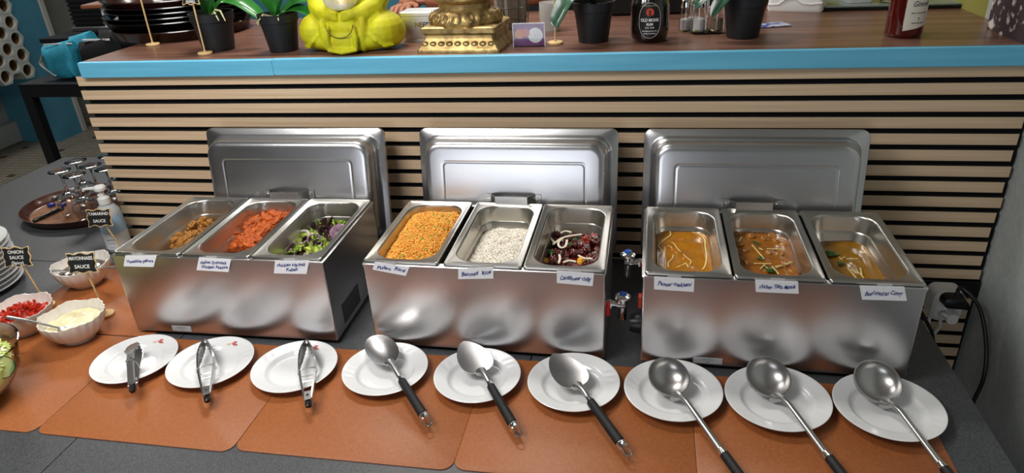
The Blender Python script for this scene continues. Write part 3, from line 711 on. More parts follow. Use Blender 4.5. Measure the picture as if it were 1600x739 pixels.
WRI = mat('white_rice', 'ece4d0', 0.55, sss=0.05); WRI2 = mat('white_rice_grains', 'fffaf0', 0.45, 0, 'f2e9d6', (200, 200, 200), 0, sss=0.1)
h1 = mound(0.022, -0.016, 0.05, 1); s1 = surface(3, 0.016, ORI, 'orange_rice', 'orange rice heaped to the rim of its pan', 'rice', h1)
grains(3, 0.016, 9500, ORI2, h1, s1, seed=3)
h2 = mound(0.010, -0.008, -0.02, 2); s2 = surface(4, 0.050, WRI, 'white_rice', 'plain white rice in the middle pan', 'rice', h2)
grains(4, 0.050, 8500, WRI2, h2, s2, seed=4)
PEA = mat('green_pea', '5f8f2a', 0.4); CARR = mat('carrot_cube', 'e2641c', 0.45)
pea = lump_mesh('green_pea', PEA, (0.0034, 0.0034, 0.0032), 0.05, 1, 0.02, 3, 1, 2); w_, d_, r_ = inner(-0.016)
for k in range(22):
    x = rnd.uniform(-.045, .050); y = rnd.uniform(-.125, .11)
    put('green_pea', pea, pc(3, x, y, PZ-0.016+h1(x, y, w_, d_)+0.003), (0, 0, 0), 'green pea in the orange rice', 'pea', 'peas in the orange rice')
carr = MB().box((0, 0, 0), (0.007, 0.006, 0.005), ch=0.001).build('carrot_cube', CARR).data
bpy.data.objects.remove(bpy.data.objects['carrot_cube'])
for k in range(12):
    x = rnd.uniform(-.045, .045); y = rnd.uniform(-.12, .11)
    put('carrot_cube', carr, pc(3, x, y, PZ-0.016+h1(x, y, w_, d_)+0.002), (rnd.random(), rnd.random(), rnd.random()*3), 'small carrot cube in the orange rice', 'carrot', 'carrot cubes in the orange rice')
# dark red glazed pieces, onion strips, coriander
GLZ = mat('dark_red_glaze', '6e1a12', 0.14, 0, '38100c', (70, 70, 70), 0.3, coat=0.8, contrast=(.35, .65)); GLZ2 = mat('red_tomato_piece', 'b8341c', 0.2, 0, '8a2414', (60, 60, 60), 0.2, coat=0.5)
gm = [lump_mesh('glazed_piece', GLZ, (0.018, 0.015, 0.013), 0.5, 2.0, 0.2, 5, 30+s) for s in range(4)]; gm2 = lump_mesh('glazed_piece', GLZ2, (0.019, 0.015, 0.012), 0.35, 2, 0.1, 5, 40)
for k in range(64):
    x = rnd.uniform(846, 936); y = rnd.uniform(364, 414); rd = (x > 912 and y < 386 and k % 2 == 0)
    if y < 368 and rnd.random() < .5: y += 12
    put('glazed_piece', gm2 if rd else gm[k % 4], at_food(x, y, 0.066+rnd.uniform(-.004, .012)), (rnd.random()*6, rnd.random()*6, rnd.random()*6), 'brighter red piece among the dark glazed ones' if rd else 'dark red glazed piece right of the white rice', 'glazed piece', 'brighter red pieces' if rd else 'dark red glazed pieces', rnd.uniform(.5, .78))
bm_ = surface(5, 0.078, GLZ, 'dark_sauce', 'dark red sauce under the glazed pieces', 'sauce', mound(0.004, 0, 0, 5), thick=0.012)
def strip(name, i, pts, r, m, label, cat, grp, flat=0.6, n=6, z0=0.0):
    P = [at_food(x, y, z) for x, y, z in pts]; c = P[0].copy()
    Q = []
    for a in range(len(P)-1):
        for t in range(4):
            u = t/4; p0 = P[max(a-1, 0)]; p1 = P[a]; p2 = P[a+1]; p3 = P[min(a+2, len(P)-1)]
            Q.append(0.5*((2*p1)+(-p0+p2)*u+(2*p0-5*p1+4*p2-p3)*u*u+(-p0+3*p1-3*p2+p3)*u**3)-c)
    Q.append(P[-1]-c); o = MB().tube(Q, r, n, flat=flat, up=(0, 0, 1)).build(name, m); o.location = c
    return tag(o, label, cat, grp)
ONW = mat('cooked_white_onion', 'e6dcc4', 0.3, sss=0.1)
D5 = .050
for k, (pts, lb) in enumerate([([(854, 366), (860, 372), (866, 379)], 'straight white onion strip at the left of the glazed pieces'),
    ([(864, 382), (876, 373), (889, 369), (909, 366)], 'long white onion strip across the glazed pieces'),
    ([(879, 372), (873, 378), (873, 384), (878, 387), (884, 384), (886, 375)], 'looped white onion strip on the glazed pieces'),
    ([(876, 364), (884, 361), (893, 363)], 'short curled onion strip at the back of the glazed pieces'),
    ([(874, 398), (875, 404), (873, 411)], 'white onion wedge at the front of the glazed pieces'),
    ([(880, 410), (890, 407), (900, 409)], 'curved onion strip at the right front of the glazed pieces'),
    ([(904, 399), (912, 403), (926, 404)], 'onion strip at the right of the glazed pieces')]):
    pts = [(x, y, D5-.002*(k % 3)) for x, y in pts]
    strip('onion_strip', 5, pts, 0.0030, ONW, lb, 'onion', 'onion strips on the glazed pieces', flat=0.5)
CORI = mat('coriander', '4f6f2e', 0.5, 0, '33531f', (90, 90, 90), 0.1)
def sprig(i, x, y, z, s, label, n=9, grp='coriander on the food'):
    mb = MB(); r0 = random.Random(int(x*1e4)+int(y*1e4))
    for k in range(n):
        a = r0.uniform(0, 2*PI); rr_ = r0.uniform(.1, 1)*s; cx, cy = rr_*math.cos(a), rr_*math.sin(a); g = []
        for u in range(7):
            row = []
            for q in range(5):
                hw = s*0.42*math.sin(PI*(0.08+0.84*u/6))*(1+0.3*math.sin(u*5.1))
                row.append((cx+(q/2-1)*hw*math.cos(a)-(u/6-.5)*s*.8*math.sin(a), cy+(q/2-1)*hw*math.sin(a)+(u/6-.5)*s*.8*math.cos(a), s*(0.15*(q-2)**2*0.3+r0.uniform(-.03, .03))+k*0.0003))
            g.append(row)
        mb.sheet(g, 0.0004)
    o = mb.build('coriander_leaf', CORI); o.location = at_food(x, y, z); return tag(o, label, 'herb', grp)
sprig(5, 853, 386, .052, 0.012, 'coriander sprig at the left of the glazed pieces'); sprig(5, 861, 394, .052, 0.011, 'coriander sprig at the front left of the glazed pieces')
sprig(5, 889, 382, .050, 0.009, 'coriander sprig in the middle of the glazed pieces', 6); sprig(5, 899, 374, .052, 0.007, 'small coriander sprig behind the middle of the glazed pieces', 5)
pep = lump_mesh('yellow_pepper', mat('yellow_pepper', 'e0a21c', 0.25), (0.014, 0.008, 0.006), 0.3, 2, 0.1, 4, 50)
put('yellow_pepper', pep, at_food(848, 407, .058), (.2, 0, .3), 'yellow pepper piece at the front left of the glazed pieces', 'pepper', None)
put('yellow_pepper', pep, at_food(908, 407, .056), (.2, 0, 1.3), 'yellow pepper piece at the front right of the glazed pieces', 'pepper', None)
# curries
def curry_mat(name, c1, c2, sc=(28, 28, 28)): return mat(name, c1, 0.16, 0, c2, sc, 0.25, (60, 60, 60), contrast=(.3, .68), coat=0.4, detail=6)
CU1 = curry_mat('orange_curry', 'bc7c10', 'a0640c'); CU2 = curry_mat('chunky_curry', 'a8681a', '824c10', (40, 40, 40)); CU3 = curry_mat('brown_curry', '9c6c0e', '80580c')
surface(6, 0.050, CU1, 'orange_curry', 'orange curry with cream swirls in the right warmer', 'curry', mound(0.001, 0, 0, 7)); surface(7, 0.046, CU2, 'chunky_curry', 'chunky brown curry in the middle of the right warmer', 'curry', mound(0.003, -0.002, 0, 8))
surface(8, 0.062, CU3, 'thin_curry', 'thin golden brown curry in the rightmost pan', 'curry', mound(0.001, 0, 0, 9))
CREAM = mat('cream', 'f2d68a', 0.3)
for k, pts in enumerate([[(1047, 361), (1047, 368), (1036, 376), (1029, 384), (1034, 391.5), (1030, 401), (1029, 412.6), (1035, 417.5)],
    [(1082, 362.6), (1093, 366), (1101, 375), (1101.6, 385), (1104, 398), (1102, 414), (1097.5, 421)],
    [(1045, 376), (1053.6, 381), (1057, 386.6), (1065, 395), (1071.5, 401), (1079.6, 408), (1078, 413.4)],
    [(1052, 398), (1050, 404.5), (1044, 411), (1045, 417.5)], [(1057, 417.5), (1068, 413), (1071.5, 411), (1076, 419)], [(1040, 391), (1039, 386), (1046, 384), (1050, 388)]]):
    strip('cream_swirl', 6, [(x, y, .0485) for x, y in pts], 0.0017 if k < 2 else 0.0013, CREAM, 'thin line of cream on the orange curry', 'cream', 'cream swirls on the orange curry', flat=0.35)
PANE = mat('paneer_chunk', 'd8892a', 0.3, 0, 'c06c1c', (60, 60, 60), 0.2, coat=0.3)
pm = [lump_mesh('paneer_chunk', PANE, (0.013, 0.010, 0.007), 0.35, 2, 0.1, 5, 60+s, 3) for s in range(3)]
for k, (x, y) in enumerate([(1062, 377), (1067, 375), (1058, 396), (1052, 392), (1068, 405)]):
    put('paneer_chunk', pm[k % 3], at_food(x, y, .052), (0, 0, k*1.3), 'orange chunk showing through the curry with cream swirls', 'paneer', 'chunks in the orange curry', .6)
CHK = mat('curry_chicken', 'b87a2c', 0.3, 0, '86501a', (60, 60, 60), 0.3, coat=0.4)
km = [lump_mesh('curry_chicken', CHK, (0.017, 0.014, 0.008), 0.4, 2, 0.15, 5, 70+s, 3) for s in range(4)]
for k, (x, y) in enumerate([(1152, 367), (1172, 369), (1162, 380), (1154, 383), (1206, 369), (1214, 377), (1203, 395), (1227, 382), (1227, 412), (1170, 412), (1154, 406), (1198, 426), (1240, 425), (1196, 373), (1165, 392), (1216, 398)]):
    put('curry_chicken', km[k % 4], at_food(x, y, .048), (rnd.uniform(-.2, .2), rnd.uniform(-.2, .2), rnd.random()*6), 'chicken chunk breaking the surface of the chunky curry', 'chicken', 'chunks in the chunky curry', .75)
GIN = mat('ginger_strip', 'e3cf8c', 0.4, 0, 'cdb56a', (90, 90, 90), 0.1)
def ging(i, x0, y0, x1, y1, z, lb, grp):
    a = at_food(x0, y0, z); b = at_food(x1, y1, z-0.001); c = (a+b)/2; m = (b-a)
    o = MB().box((0, 0, 0), (m.length, 0.0028, 0.0024), ch=0.0006).build('ginger_strip', GIN); o.location = c; o.rotation_euler.z = math.atan2(m.y, m.x); return tag(o, lb, 'ginger', grp)
for q in [(1175, 383, 1194, 404), (1186, 388, 1192, 390), (1198, 389, 1227, 389.5), (1177, 412, 1205, 412), (1188, 421, 1195, 413), (1195, 416, 1203, 422), (1206, 416, 1217, 428), (1213, 418, 1238, 409), (1211, 417, 1232, 412), (1154, 378, 1159, 370)]:
    ging(7, *q, .0415, 'pale ginger strip on the chunky curry', 'ginger strips on the chunky curry')
for q in [(1311, 402, 1316, 406), (1313, 406, 1320, 401), (1322, 405, 1341, 404), (1324, 419, 1338, 434), (1329, 421, 1343, 427), (1344, 419, 1347, 429), (1343, 427, 1350, 434)]:
    ging(8, *q, .0590, 'pale ginger strip on the thin brown curry', 'ginger strips on the thin curry')
sprig(7, 1187, 404, .043, .009, 'small coriander sprig in the middle of the chunky curry', 6); sprig(7, 1203, 424, .043, .013, 'coriander sprig at the front of the chunky curry', 9); sprig(7, 1181, 380, .043, .007, 'tiny coriander sprig towards the back of the chunky curry', 5)
sprig(8, 1296, 398, .0600, .014, 'dark coriander patch at the back left of the thin curry', 8); sprig(8, 1312, 414, .0600, .010, 'coriander sprig in the middle of the thin curry', 7)

# ================================================================= LEFT SIDE OF THE BUFFET
def flute_bowl(x, y, r, h, label, group='white fluted sauce bowls'):
    t = thing('sauce_bowl', label, 'bowl', (x, y, 0.0026), 0.3, group)
    def fn(r_, z, a):
        q = min(1, max(0, z/h)); return r_*(1+0.018*q*math.cos(24*a)+0.02*q*math.cos(6*a)), 0.0022*q*q*math.cos(6*a)
    p = [(0.001, 0.004), (r*0.42, 0.004), (r*0.45, 0.0), (r*0.50, 0.0), (r*0.52, 0.006), (r*0.72, h*0.25), (r*0.90, h*0.58), (r*0.985, h*0.86), (r, h), (r*0.975, h), (r*0.955, h*0.86), (r*0.87, h*0.60), (r*0.69, h*0.28), (r*0.50, 0.012), (0.001, 0.009)]
    MB().lathe(p, 144, fn=fn).build('bowl_body', CERAM2, t, smooth=70); return t
def fill(x, y, z, r, m, name, label, cat, amp=0.002, hole=None, kind='stuff'):
    mb = MB(); rings = []
    for k in range(15):
        q = max(k/14, 0.01); rings.append([(r*q*math.cos(2*PI*i/48), r*q*math.sin(2*PI*i/48), amp*noise.noise(Vector((q*3*math.cos(2*PI*i/48), q*3*math.sin(2*PI*i/48), x*9)))*2) for i in range(48)])
    rings = [[(0.8*a, 0.8*b, -0.02) for a, b, c_ in rings[-1]]]+list(reversed(rings))
    o = mb.loft(rings, True, True).build(name, m, smooth=180); o.location = (x, y, z); return tag(o, label, cat, None, kind)
flute_bowl(-0.213, -0.530, 0.072, 0.064, 'white fluted bowl of pale mayonnaise sauce, nearest the plates')
fill(-0.213, -0.530, 0.046, 0.062, mat('mayonnaise', 'efe6bf', 0.3, 0, 'e6dbad', (40, 40, 40), 0.4, coat=0.2, sss=0.05), 'mayonnaise', 'creamy pale sauce in the nearest fluted bowl', 'sauce', 0.004)
flute_bowl(-0.375, -0.515, 0.073, 0.064, 'white fluted bowl of chopped tomato at the left edge')
TOM = mat('chopped_tomato', 'd23a20', 0.25, 0, 'a82414', (60, 60, 60), 0.2, coat=0.4)
fill(-0.375, -0.515, 0.040, 0.060, TOM, 'tomato_base', 'juicy red tomato under the diced pieces', 'tomato', 0.004)
tm = []
for s in range(4):
    o = MB().box((0, 0, 0), (0.009+.002*s, 0.0055, 0.0045), ch=0.0009).build('tomato_dice', TOM, smooth=20); tm.append(o.data); bpy.data.objects.remove(o)
for k in range(130):
    a = rnd.uniform(0, 2*PI); r = 0.056*math.sqrt(rnd.random())
    put('tomato_dice', tm[k % 4], (-0.375+r*math.cos(a), -0.515+r*math.sin(a), 0.046+0.022*(1-r/0.056)+rnd.uniform(0, .004)), (rnd.random()*6, rnd.random()*6, rnd.random()*6), 'diced red tomato piece in the white bowl at the left edge', 'tomato', 'diced tomato in the bowl', rnd.uniform(.7, 1.2))
flute_bowl(-0.390, -0.288, 0.073, 0.064, 'white fluted bowl of dark brown sauce behind the other two')
fill(-0.390, -0.288, 0.044, 0.061, mat('dark_sauce', '2e1612', 0.12, coat=0.5), 'tamarind_sauce', 'dark brown sauce in the fluted bowl furthest back', 'sauce', 0.001)
def tablespoon(a, b, label):
    e = thing('table_spoon', label, 'spoon'); orient(e, a, b); L = (Vector(b)-Vector(a)).length
    MB().tube([(0, 0, 0), (L*.5, 0, .003), (L*.8, 0, .001), (L, 0, 0)], [.0032, .0038, .0068, .0055], 10, flat=0.3, up=(0, 0, 1)).build('handle', UTST, e)
    MB.build(bowl_sheet(lambda q: sup(q, .026, .017, 2.1), .006, .001, cx=-.022), 'spoon_bowl', UTST, e); return e
tablespoon(tz(94, 513, .052), tz(10, 495, .082), 'steel spoon handle lying across the mayonnaise bowl')
tablespoon(tz(118, 427, .050), tz(80, 423, .072), 'steel spoon in the dark sauce, its handle pointing left')
tablespoon(tz(150, 420, .050), tz(182, 418, .078), 'steel spoon in the dark sauce, its handle pointing right')
# chalkboard signs
def plaque_outline(w, h):
    pts = []
    def seg(x0, y0, x1, y1, nx, ny, side):
        for k in range(10):
            u = k/10; b = 0.0
            b = 0.055*h*math.cos(4*PI*u)*(1 if side else .8)
            pts.append((x0+(x1-x0)*u+nx*b, y0+(y1-y0)*u+ny*b))
    seg(w/2, -h/2, w/2, h/2, 1, 0, 0); seg(w/2, h/2, -w/2, h/2, 0, 1, 1); seg(-w/2, h/2, -w/2, -h/2, -1, 0, 0); seg(-w/2, -h/2, w/2, -h/2, 0, -1, 1); return pts
def sign(base, h, lean, yaw, lines, label, w=0.066, hh=0.045, size=0.0110, roll=0.0, gsz=1.0):
    t = thing('chalkboard_sign', label, 'sign', base, 0, 'small chalkboard signs on wooden sticks')
    MB().lathe([(0.001, 0), (0.0185, 0), (0.020, 0.0015), (0.020, 0.0055), (0.018, 0.007), (0.004, 0.0075), (0.0035, 0.010), (0.001, 0.010)], 28).build('base_disc', WOODL, t)
    top = Vector((lean[0], lean[1], h)); MB().tube([(0, 0, 0.006), top], 0.0023, 8).build('stick', WOODL, t)
    c = top+Vector((0, -0.003, 0.004)); R = Matrix.Rotation(yaw, 4, 'Z') @ Matrix.Rotation(-0.25, 4, 'X') @ Matrix.Rotation(roll, 4, 'Y') @ Matrix.Rotation(PI/2, 4, 'X')
    b = MB().prism(plaque_outline(w+0.004, hh+0.004), -0.002, 0.0).build('plaque_frame', WOODL, t); b.matrix_local = Matrix.Translation(c) @ R
    b2 = MB().prism(plaque_outline(w-0.001, hh-0.001), 0.0, 0.0008).build('chalk_face', CHALK, b); 
    for i, l in enumerate(lines):
        if not l: continue
        tt = text(l, size, CHALKW, b2, (0, 0, 0), name='lettering', bold=0.0002, sx=1.0)
        tt.data.transform(Matrix.Rotation(-PI/2, 4, 'X')); tt.data.transform(Matrix.Translation((0, hh*0.30-(i+0.1)*hh*(0.62/max(1, len(lines)-1) if len(lines) > 2 else .46), 0.0012)))
        xs = [v.co.x for v in tt.data.vertices]; wd = max(xs)-min(xs)
        if wd > w*0.88:
            for v in tt.data.vertices: v.co.x *= w*0.88/wd
    return t
YW = -0.2
sign(tz(166, 492, .003), 0.155, (0.002, -0.012), YW+.35, ['MAYONNAISE', 'SAUCE'], 'chalkboard sign reading MAYONNAISE SAUCE, behind the pale sauce bowl', size=.0125)
sign(tz(74, 478, .003), 0.150, (-0.012, -0.012), YW+.35, ['ONION', 'SAUCE', '(Spicy)'], 'chalkboard sign reading ONION SAUCE in front of the plate stack', size=.0120)
sign((-0.385, -0.130, 0.0), 0.135, (-0.026, -0.022), YW+.35, ['TAMARIND', 'SAUCE'], 'chalkboard sign reading TAMARIND SAUCE by the sanitiser bottle', size=.0120)
# stack of dinner plates
dp = None
for k in range(10):
    r = 0.135; P = [(0.001, 0.005), (r*.62, .005), (r*.70, .008), (r*.97, .018), (r, .019), (r*.995, .0165), (r*.70, .005), (r*.58, 0), (0.001, 0.0015)]
    if dp is None: dp = MB().lathe(P, 64).build('dinner_plate', CERAM, smooth=60); o = dp
    else: o = dp.copy(); C.objects.link(o)
    o.location = (-0.716+rnd.uniform(-.0015, .0015), -0.352+rnd.uniform(-.0015, .0015), 0.0005+0.0132*k)
    tag(o, ['bottom', 'second', 'third', 'fourth', 'fifth', 'sixth', 'seventh', 'eighth', 'ninth', 'topmost'][k]+(' plate' if k in (0, 9) else ' plate from the bottom')+' of the white stack at the left edge', 'plate', 'stacked white dinner plates')
# glass salad bowl
sb = thing('salad_bowl', 'clear glass bowl of shredded lettuce in the bottom left corner', 'bowl', (-0.276, -0.778, 0.0026))
MB().lathe([(0.001, 0), (0.055, 0), (0.085, 0.02), (0.112, 0.06), (0.126, 0.112), (0.129, 0.120), (0.1265, 0.1205), (0.1225, 0.112), (0.1085, 0.062), (0.082, 0.024), (0.052, 0.004), (0.001, 0.004)], 64).build('glass_body', GLASS, sb, smooth=70)
LETT = mat('shredded_lettuce', 'cfdb7c', 0.45, 0, 'a9c255', (60, 60, 60), 0.2); LETW = mat('pale_shredded_lettuce', 'eceac0', 0.45)
core = lump_mesh('lettuce_heap', LETT, (0.102, 0.102, 0.050), 0.05, 2, 0.04, 9, 5, 4); o = put('lettuce_heap', core, (-0.276, -0.778, 0.066), (0, 0, 0), 'shredded green lettuce filling the glass bowl', 'lettuce', None); o['kind'] = 'stuff'
mbs = [MB(), MB()]
for k in range(620):
    a = rnd.uniform(0, 2*PI); r = 0.105*math.sqrt(rnd.random()); zz = 0.052*math.sqrt(max(0, 1-(r/0.112)**2)); b = rnd.uniform(0, 2*PI); L = rnd.uniform(.012, .03); g = []
    cx, cy = r*math.cos(a), r*math.sin(a); tl = rnd.uniform(-.35, .35)
    for i in range(4):
        u = (i/3-.5)*L; x, y, z = cx+u*math.cos(b), cy+u*math.sin(b), zz+u*tl+0.002*math.sin(i*2)
        g.append([(x-math.sin(b)*.0022, y+math.cos(b)*.0022, z), (x+math.sin(b)*.0022, y-math.cos(b)*.0022, z+.001)])
    mbs[k % 3 == 0].sheet(g, .0008)
for m_, mm in zip(mbs, (LETT, LETW)):
    s_ = m_.build('lettuce_shreds', mm, o); s_['kind'] = 'stuff'
CUC = mat('cucumber_flesh', 'a9c07a', 0.3); CUS = mat('cucumber_skin', '2f4f1e', 0.35)
cu = thing('cucumber_slice', 'cucumber slice against the side of the glass bowl', 'cucumber', tz(6, 574, 0.085)+Vector((-0.004, 0, 0)))
cu.rotation_euler = (math.radians(65), 0.3, 0.6)
MB().lathe([(0.001, -.002), (0.021, -.002), (0.021, .002), (0.001, .002)], 28).build('flesh', CUC, cu)
MB().lathe([(0.021, -.0022), (0.0235, -.0018), (0.0235, .0018), (0.021, .0022)], 28).build('skin', CUS, cu)
# sanitiser bottle
sa = thing('sanitiser_bottle', 'pump bottle of hand sanitiser with a blue and white label', 'bottle', (-0.447, -0.080, 0.0), 0.0)
CLP = mat('milky_clear_plastic', 'dfe6ea', 0.15, trans=0.35, ior=1.4)
MB().lathe([(0.001, 0.001), (0.030, 0.0), (0.034, 0.004), (0.034, 0.118), (0.032, 0.130), (0.022, 0.142), (0.0145, 0.147), (0.0145, 0.152), (0.001, 0.152)], 40).build('bottle_body', CLP, sa, smooth=50)
MB().lathe([(0.0345, 0.064), (0.0347, 0.064), (0.0347, 0.116), (0.0345, 0.116)], 40).build('blue_label', mat('pale_blue_label', 'a8cbe4', 0.5), sa)
lb = MB().lathe([(0.0345, 0.012), (0.0347, 0.012), (0.0347, 0.063), (0.0345, 0.063)], 40).build('white_label', mat('white_label', 'dfe3e4', 0.5), sa)
BLT = mat('label_blue_print', '5b86b4', 0.5)
for (s_, z_, k_) in (('antiseptic', .100, .009), ('HAND GEL', .084, .008)): 
    q = text(s_, k_, PAPER, sa, (0, -0.0352, z_), name='lettering')
    for v in q.data.vertices:
        a = v.co.x/0.0352-0.15; v.co.x = 0.0352*math.sin(a)+0*a; v.co.y = -0.0352*math.cos(a)
for (s_, z_, k_) in (('derma', .045, .009), ('protect', .034, .006), ('500 ml', .020, .005)):
    q = text(s_, k_, BLT, sa, (0, -0.0352, z_), name='lettering')
    for v in q.data.vertices:
        a = v.co.x/0.0352+0.2; v.co.x = 0.0352*math.sin(a); v.co.y = -0.0352*math.cos(a)
MB().lathe([(0.0165, 0.150), (0.0165, 0.168), (0.012, 0.172), (0.0075, 0.174), (0.0065, 0.188), (0.001, 0.188)], 28).build('pump_collar', WHITEPL, sa)
MB().lathe([(0.001, 0.206), (0.0135, 0.206), (0.017, 0.202), (0.0165, 0.194), (0.009, 0.190), (0.007, 0.184)], 28).tube([(-0.008, -.002, 0.198), (-0.030, -0.006, 0.199), (-0.046, -0.009, 0.198), (-0.050, -0.010, 0.192)], [0.006, 0.0045, 0.004, 0.0035], 12).build('pump_head', WHITEPL, sa)
# oval tray with upturned wine glasses
TRB = mat('tray_brown', '5a2f1c', 0.3, 0, '3f1d10', (8, 60, 8), 0, coat=0.4); TRI = mat('cork_tray_lining', '9a6a4c', 0.7, 0, '845838', (60, 60, 60), 0.1)
tr = thing('serving_tray', 'oval brown tray holding upturned wine glasses', 'tray', (-0.785, 0.180, 0.0008))
def ov(r, z, a): return r, 0
Mo = Matrix.Diagonal((1.08, 0.92, 1)).to_3x3()
MB().lathe([(0.001, 0), (0.165, 0), (0.178, 0.008), (0.188, 0.028), (0.190, 0.030), (0.1865, 0.030), (0.176, 0.011), (0.166, 0.0045), (0.001, 0.0045)], 72, M3=Mo).build('tray_body', TRB, tr, smooth=50)
MB().lathe([(0.001, 0.0046), (0.163, 0.0046), (0.163, 0.0056), (0.001, 0.0056)], 72, M3=Mo).build('tray_lining', TRI, tr)
wg = None
for k, (x, y) in enumerate([(-.775, .125), (-.700, .175), (-.790, .215), (-.705, .270), (-.690, .090), (-.620, .150), (-.625, .235)]):
    if wg is None:
        pr = [(0.031, 0), (0.0325, 0.0), (0.0375, 0.025), (0.0395, 0.045), (0.036, 0.064), (0.022, 0.080), (0.008, 0.087), (0.0042, 0.094), (0.0036, 0.130), (0.006, 0.152), (0.034, 0.1605), (0.0345, 0.162), (0.030, 0.1635), (0.001, 0.1635)]
        inn = [(0.001, 0.0835), (0.020, 0.078), (0.0345, 0.063), (0.038, 0.045), (0.036, 0.025), (0.031, 0.0)]
        wg = MB().lathe(inn+pr[1:], 40).build('wine_glass', GLASS, smooth=60); o = wg
    else: o = wg.copy(); C.objects.link(o)
    o.location = (x, y, 0.0066)
    tag(o, ['upturned wine glass at the left front of the oval tray', 'upturned wine glass in the middle of the oval tray', 'upturned wine glass at the left back of the oval tray', 'upturned wine glass at the back of the oval tray', 'upturned wine glass just behind the sanitiser bottle', 'upturned wine glass close to the slatted counter front', 'upturned wine glass beside the counter corner, furthest right'][k], 'glass', 'upturned wine glasses')
def pen(a, b, r, m, label, name='marker_pen', cat='pen'):
    e = thing(name, label, cat); orient(e, a, b); L = (Vector(b)-Vector(a)).length
    MB().tube([(0, 0, 0), (0.004, 0, 0), (L*.62, 0, 0)], [r*.6, r*.85, r*.9], 12).build('barrel', m, e)
    MB().tube([(L*.62, 0, 0), (L*.62+.001, 0, 0), (L-.002, 0, 0), (L, 0, 0)], [r*.95, r, r, r*.8], 12).build('cap', m, e); return e
pen(tz(52, 346, .013), tz(97, 325, .013), .0068, mat('black_marker', '17181c', .25), 'black marker lying on the oval tray')
pen(tz(80, 312, .012), tz(99, 307, .012), .006, mat('black_lighter', '141417', .25), 'short black pen at the back of the oval tray')
for q, lb_ in (((80, 320), 'blue cap on the oval tray, left one of two'), ((96, 319), 'blue cap on the oval tray beside the front glass')):
    a = tz(q[0], q[1], .0125); o = MB().lathe([(0.001, -.006), (.011, -.006), (.013, -.003), (.013, .004), (.010, .006), (0.001, .006)], 20).build('blue_cap', mat('blue_plastic_cap', '26348c', .3)); o.location = a; tag(o, lb_, 'cap', 'blue caps on the tray')

# ================================================================= ON THE COUNTER
def flowerpot(x, y, r, h, label, leaves, roots=(), lm_=LEAF, kind='orchid'):
    t = thing('potted_orchid', label, 'plant', (x, y, CT), 0, 'orchids in black pots on the counter')
    k = r
    MB().lathe([(0.001, 0.002), (k*.70, 0.0), (k*.72, 0.003), (k*.90, h*.76), (k*.905, h*.77), (k*.97, h*.78), (k, h*.985), (k*1.03, h), (k*.97, h), (k*.93, h*.80), (k*.68, 0.006), (0.001, 0.006)], 40).build('pot', POT, t, smooth=40)
    MB().lathe([(0.001, h*.90), (k*.6, h*.89), (k*.945, h*.86), (k*.90, h*.80), (0.001, h*.78)], 24, fn=lambda r_, z, a: (r_, 0.003*math.sin(7*a)*math.sin(r_*200))).build('bark', SOIL, t)
    for pts, w in leaves:
        P = [Vector(p) for p in pts]; Q = []
        for a in range(len(P)-1):
            for s_ in range(5):
                u = s_/5; p0 = P[max(a-1, 0)]; p1 = P[a]; p2 = P[a+1]; p3 = P[min(a+2, len(P)-1)]
                Q.append(0.5*((2*p1)+(-p0+p2)*u+(2*p0-5*p1+4*p2-p3)*u*u+(-p0+3*p1-3*p2+p3)*u**3))
        Q.append(P[-1]); n = len(Q); g = []
        for i, p in enumerate(Q):
            tg = (Q[min(i+1, n-1)]-Q[max(i-1, 0)]).normalized(); sd = tg.cross(Vector((0, -0.35, 1))).normalized(); nn = sd.cross(tg).normalized()
            u = i/(n-1); hw = w*max(0.10, (math.sin(PI*min(1, 0.10+0.80*u))**0.75))*(1 if u < .93 else 0.72)
            if i == n-1: hw = w*.12
            g.append([p+sd*hw*q+nn*(abs(q)**1.5)*hw*0.35 for q in (-1, -.75, -.5, -.25, 0, .25, .5, .75, 1)])
        MB().sheet(g, 0.0018).build('leaf', lm_, t, smooth=50)
    for pts in roots: MB().tube(pts, [0.0028]*(len(pts)-1)+[0.0012], 8).build('root', ROOTM, t)
    MB().tube([(0, 0, h*.85), (0.002, 0, h+0.03)], 0.009, 10).build('stem', lm_, t)
    return t
flowerpot(-0.092, 0.128, 0.060, 0.104, 'orchid in a black pot beside the left small sign, leaf arching right',
          [([(0, 0, .09), (-.004, -.01, .14), (-.012, -.02, .20)], .017), ([(0, 0, .09), (.016, -.008, .13), (.028, -.016, .20)], .018), ([(.004, 0, .095), (.040, .004, .128), (.085, .008, .125), (.125, .010, .100), (.150, .012, .075)], .026), ([(0, .01, .09), (-.03, .03, .14), (-.07, .05, .2)], .022)],
          [[(.006, -.01, .095), (.03, -.02, .112), (.05, -.03, .11), (.068, -.045, .085)], [(.006, -.01, .095), (.035, -.035, .106), (.055, -.055, .088)]])
flowerpot(0.124, 0.100, 0.054, 0.100, 'orchid in a black pot left of the yellow statue',
          [([(0, 0, .09), (-.02, -.01, .13), (-.045, -.02, .165), (-.07, -.03, .19)], .022), ([(0, 0, .09), (.03, .0, .105), (.07, .0, .105), (.11, -.002, .085)], .020), ([(0, 0, .095), (.030, -.01, .135), (.060, -.015, .165), (.10, -.02, .185)], .022), ([(.002, .01, .09), (.045, .02, .12), (.10, .03, .125), (.150, .03, .11)], .024), ([(0, 0, .09), (-.01, -.01, .15), (0, -.02, .2)], .018)],
          [[(0, -.01, .09), (-.02, -.04, .102), (-.035, -.055, .082)], [(0, -.01, .09), (-.030, -.03, .095), (-.042, -.04, .075)], [(.01, -.01, .09), (.022, -.04, .098), (.03, -.055, .088)]])
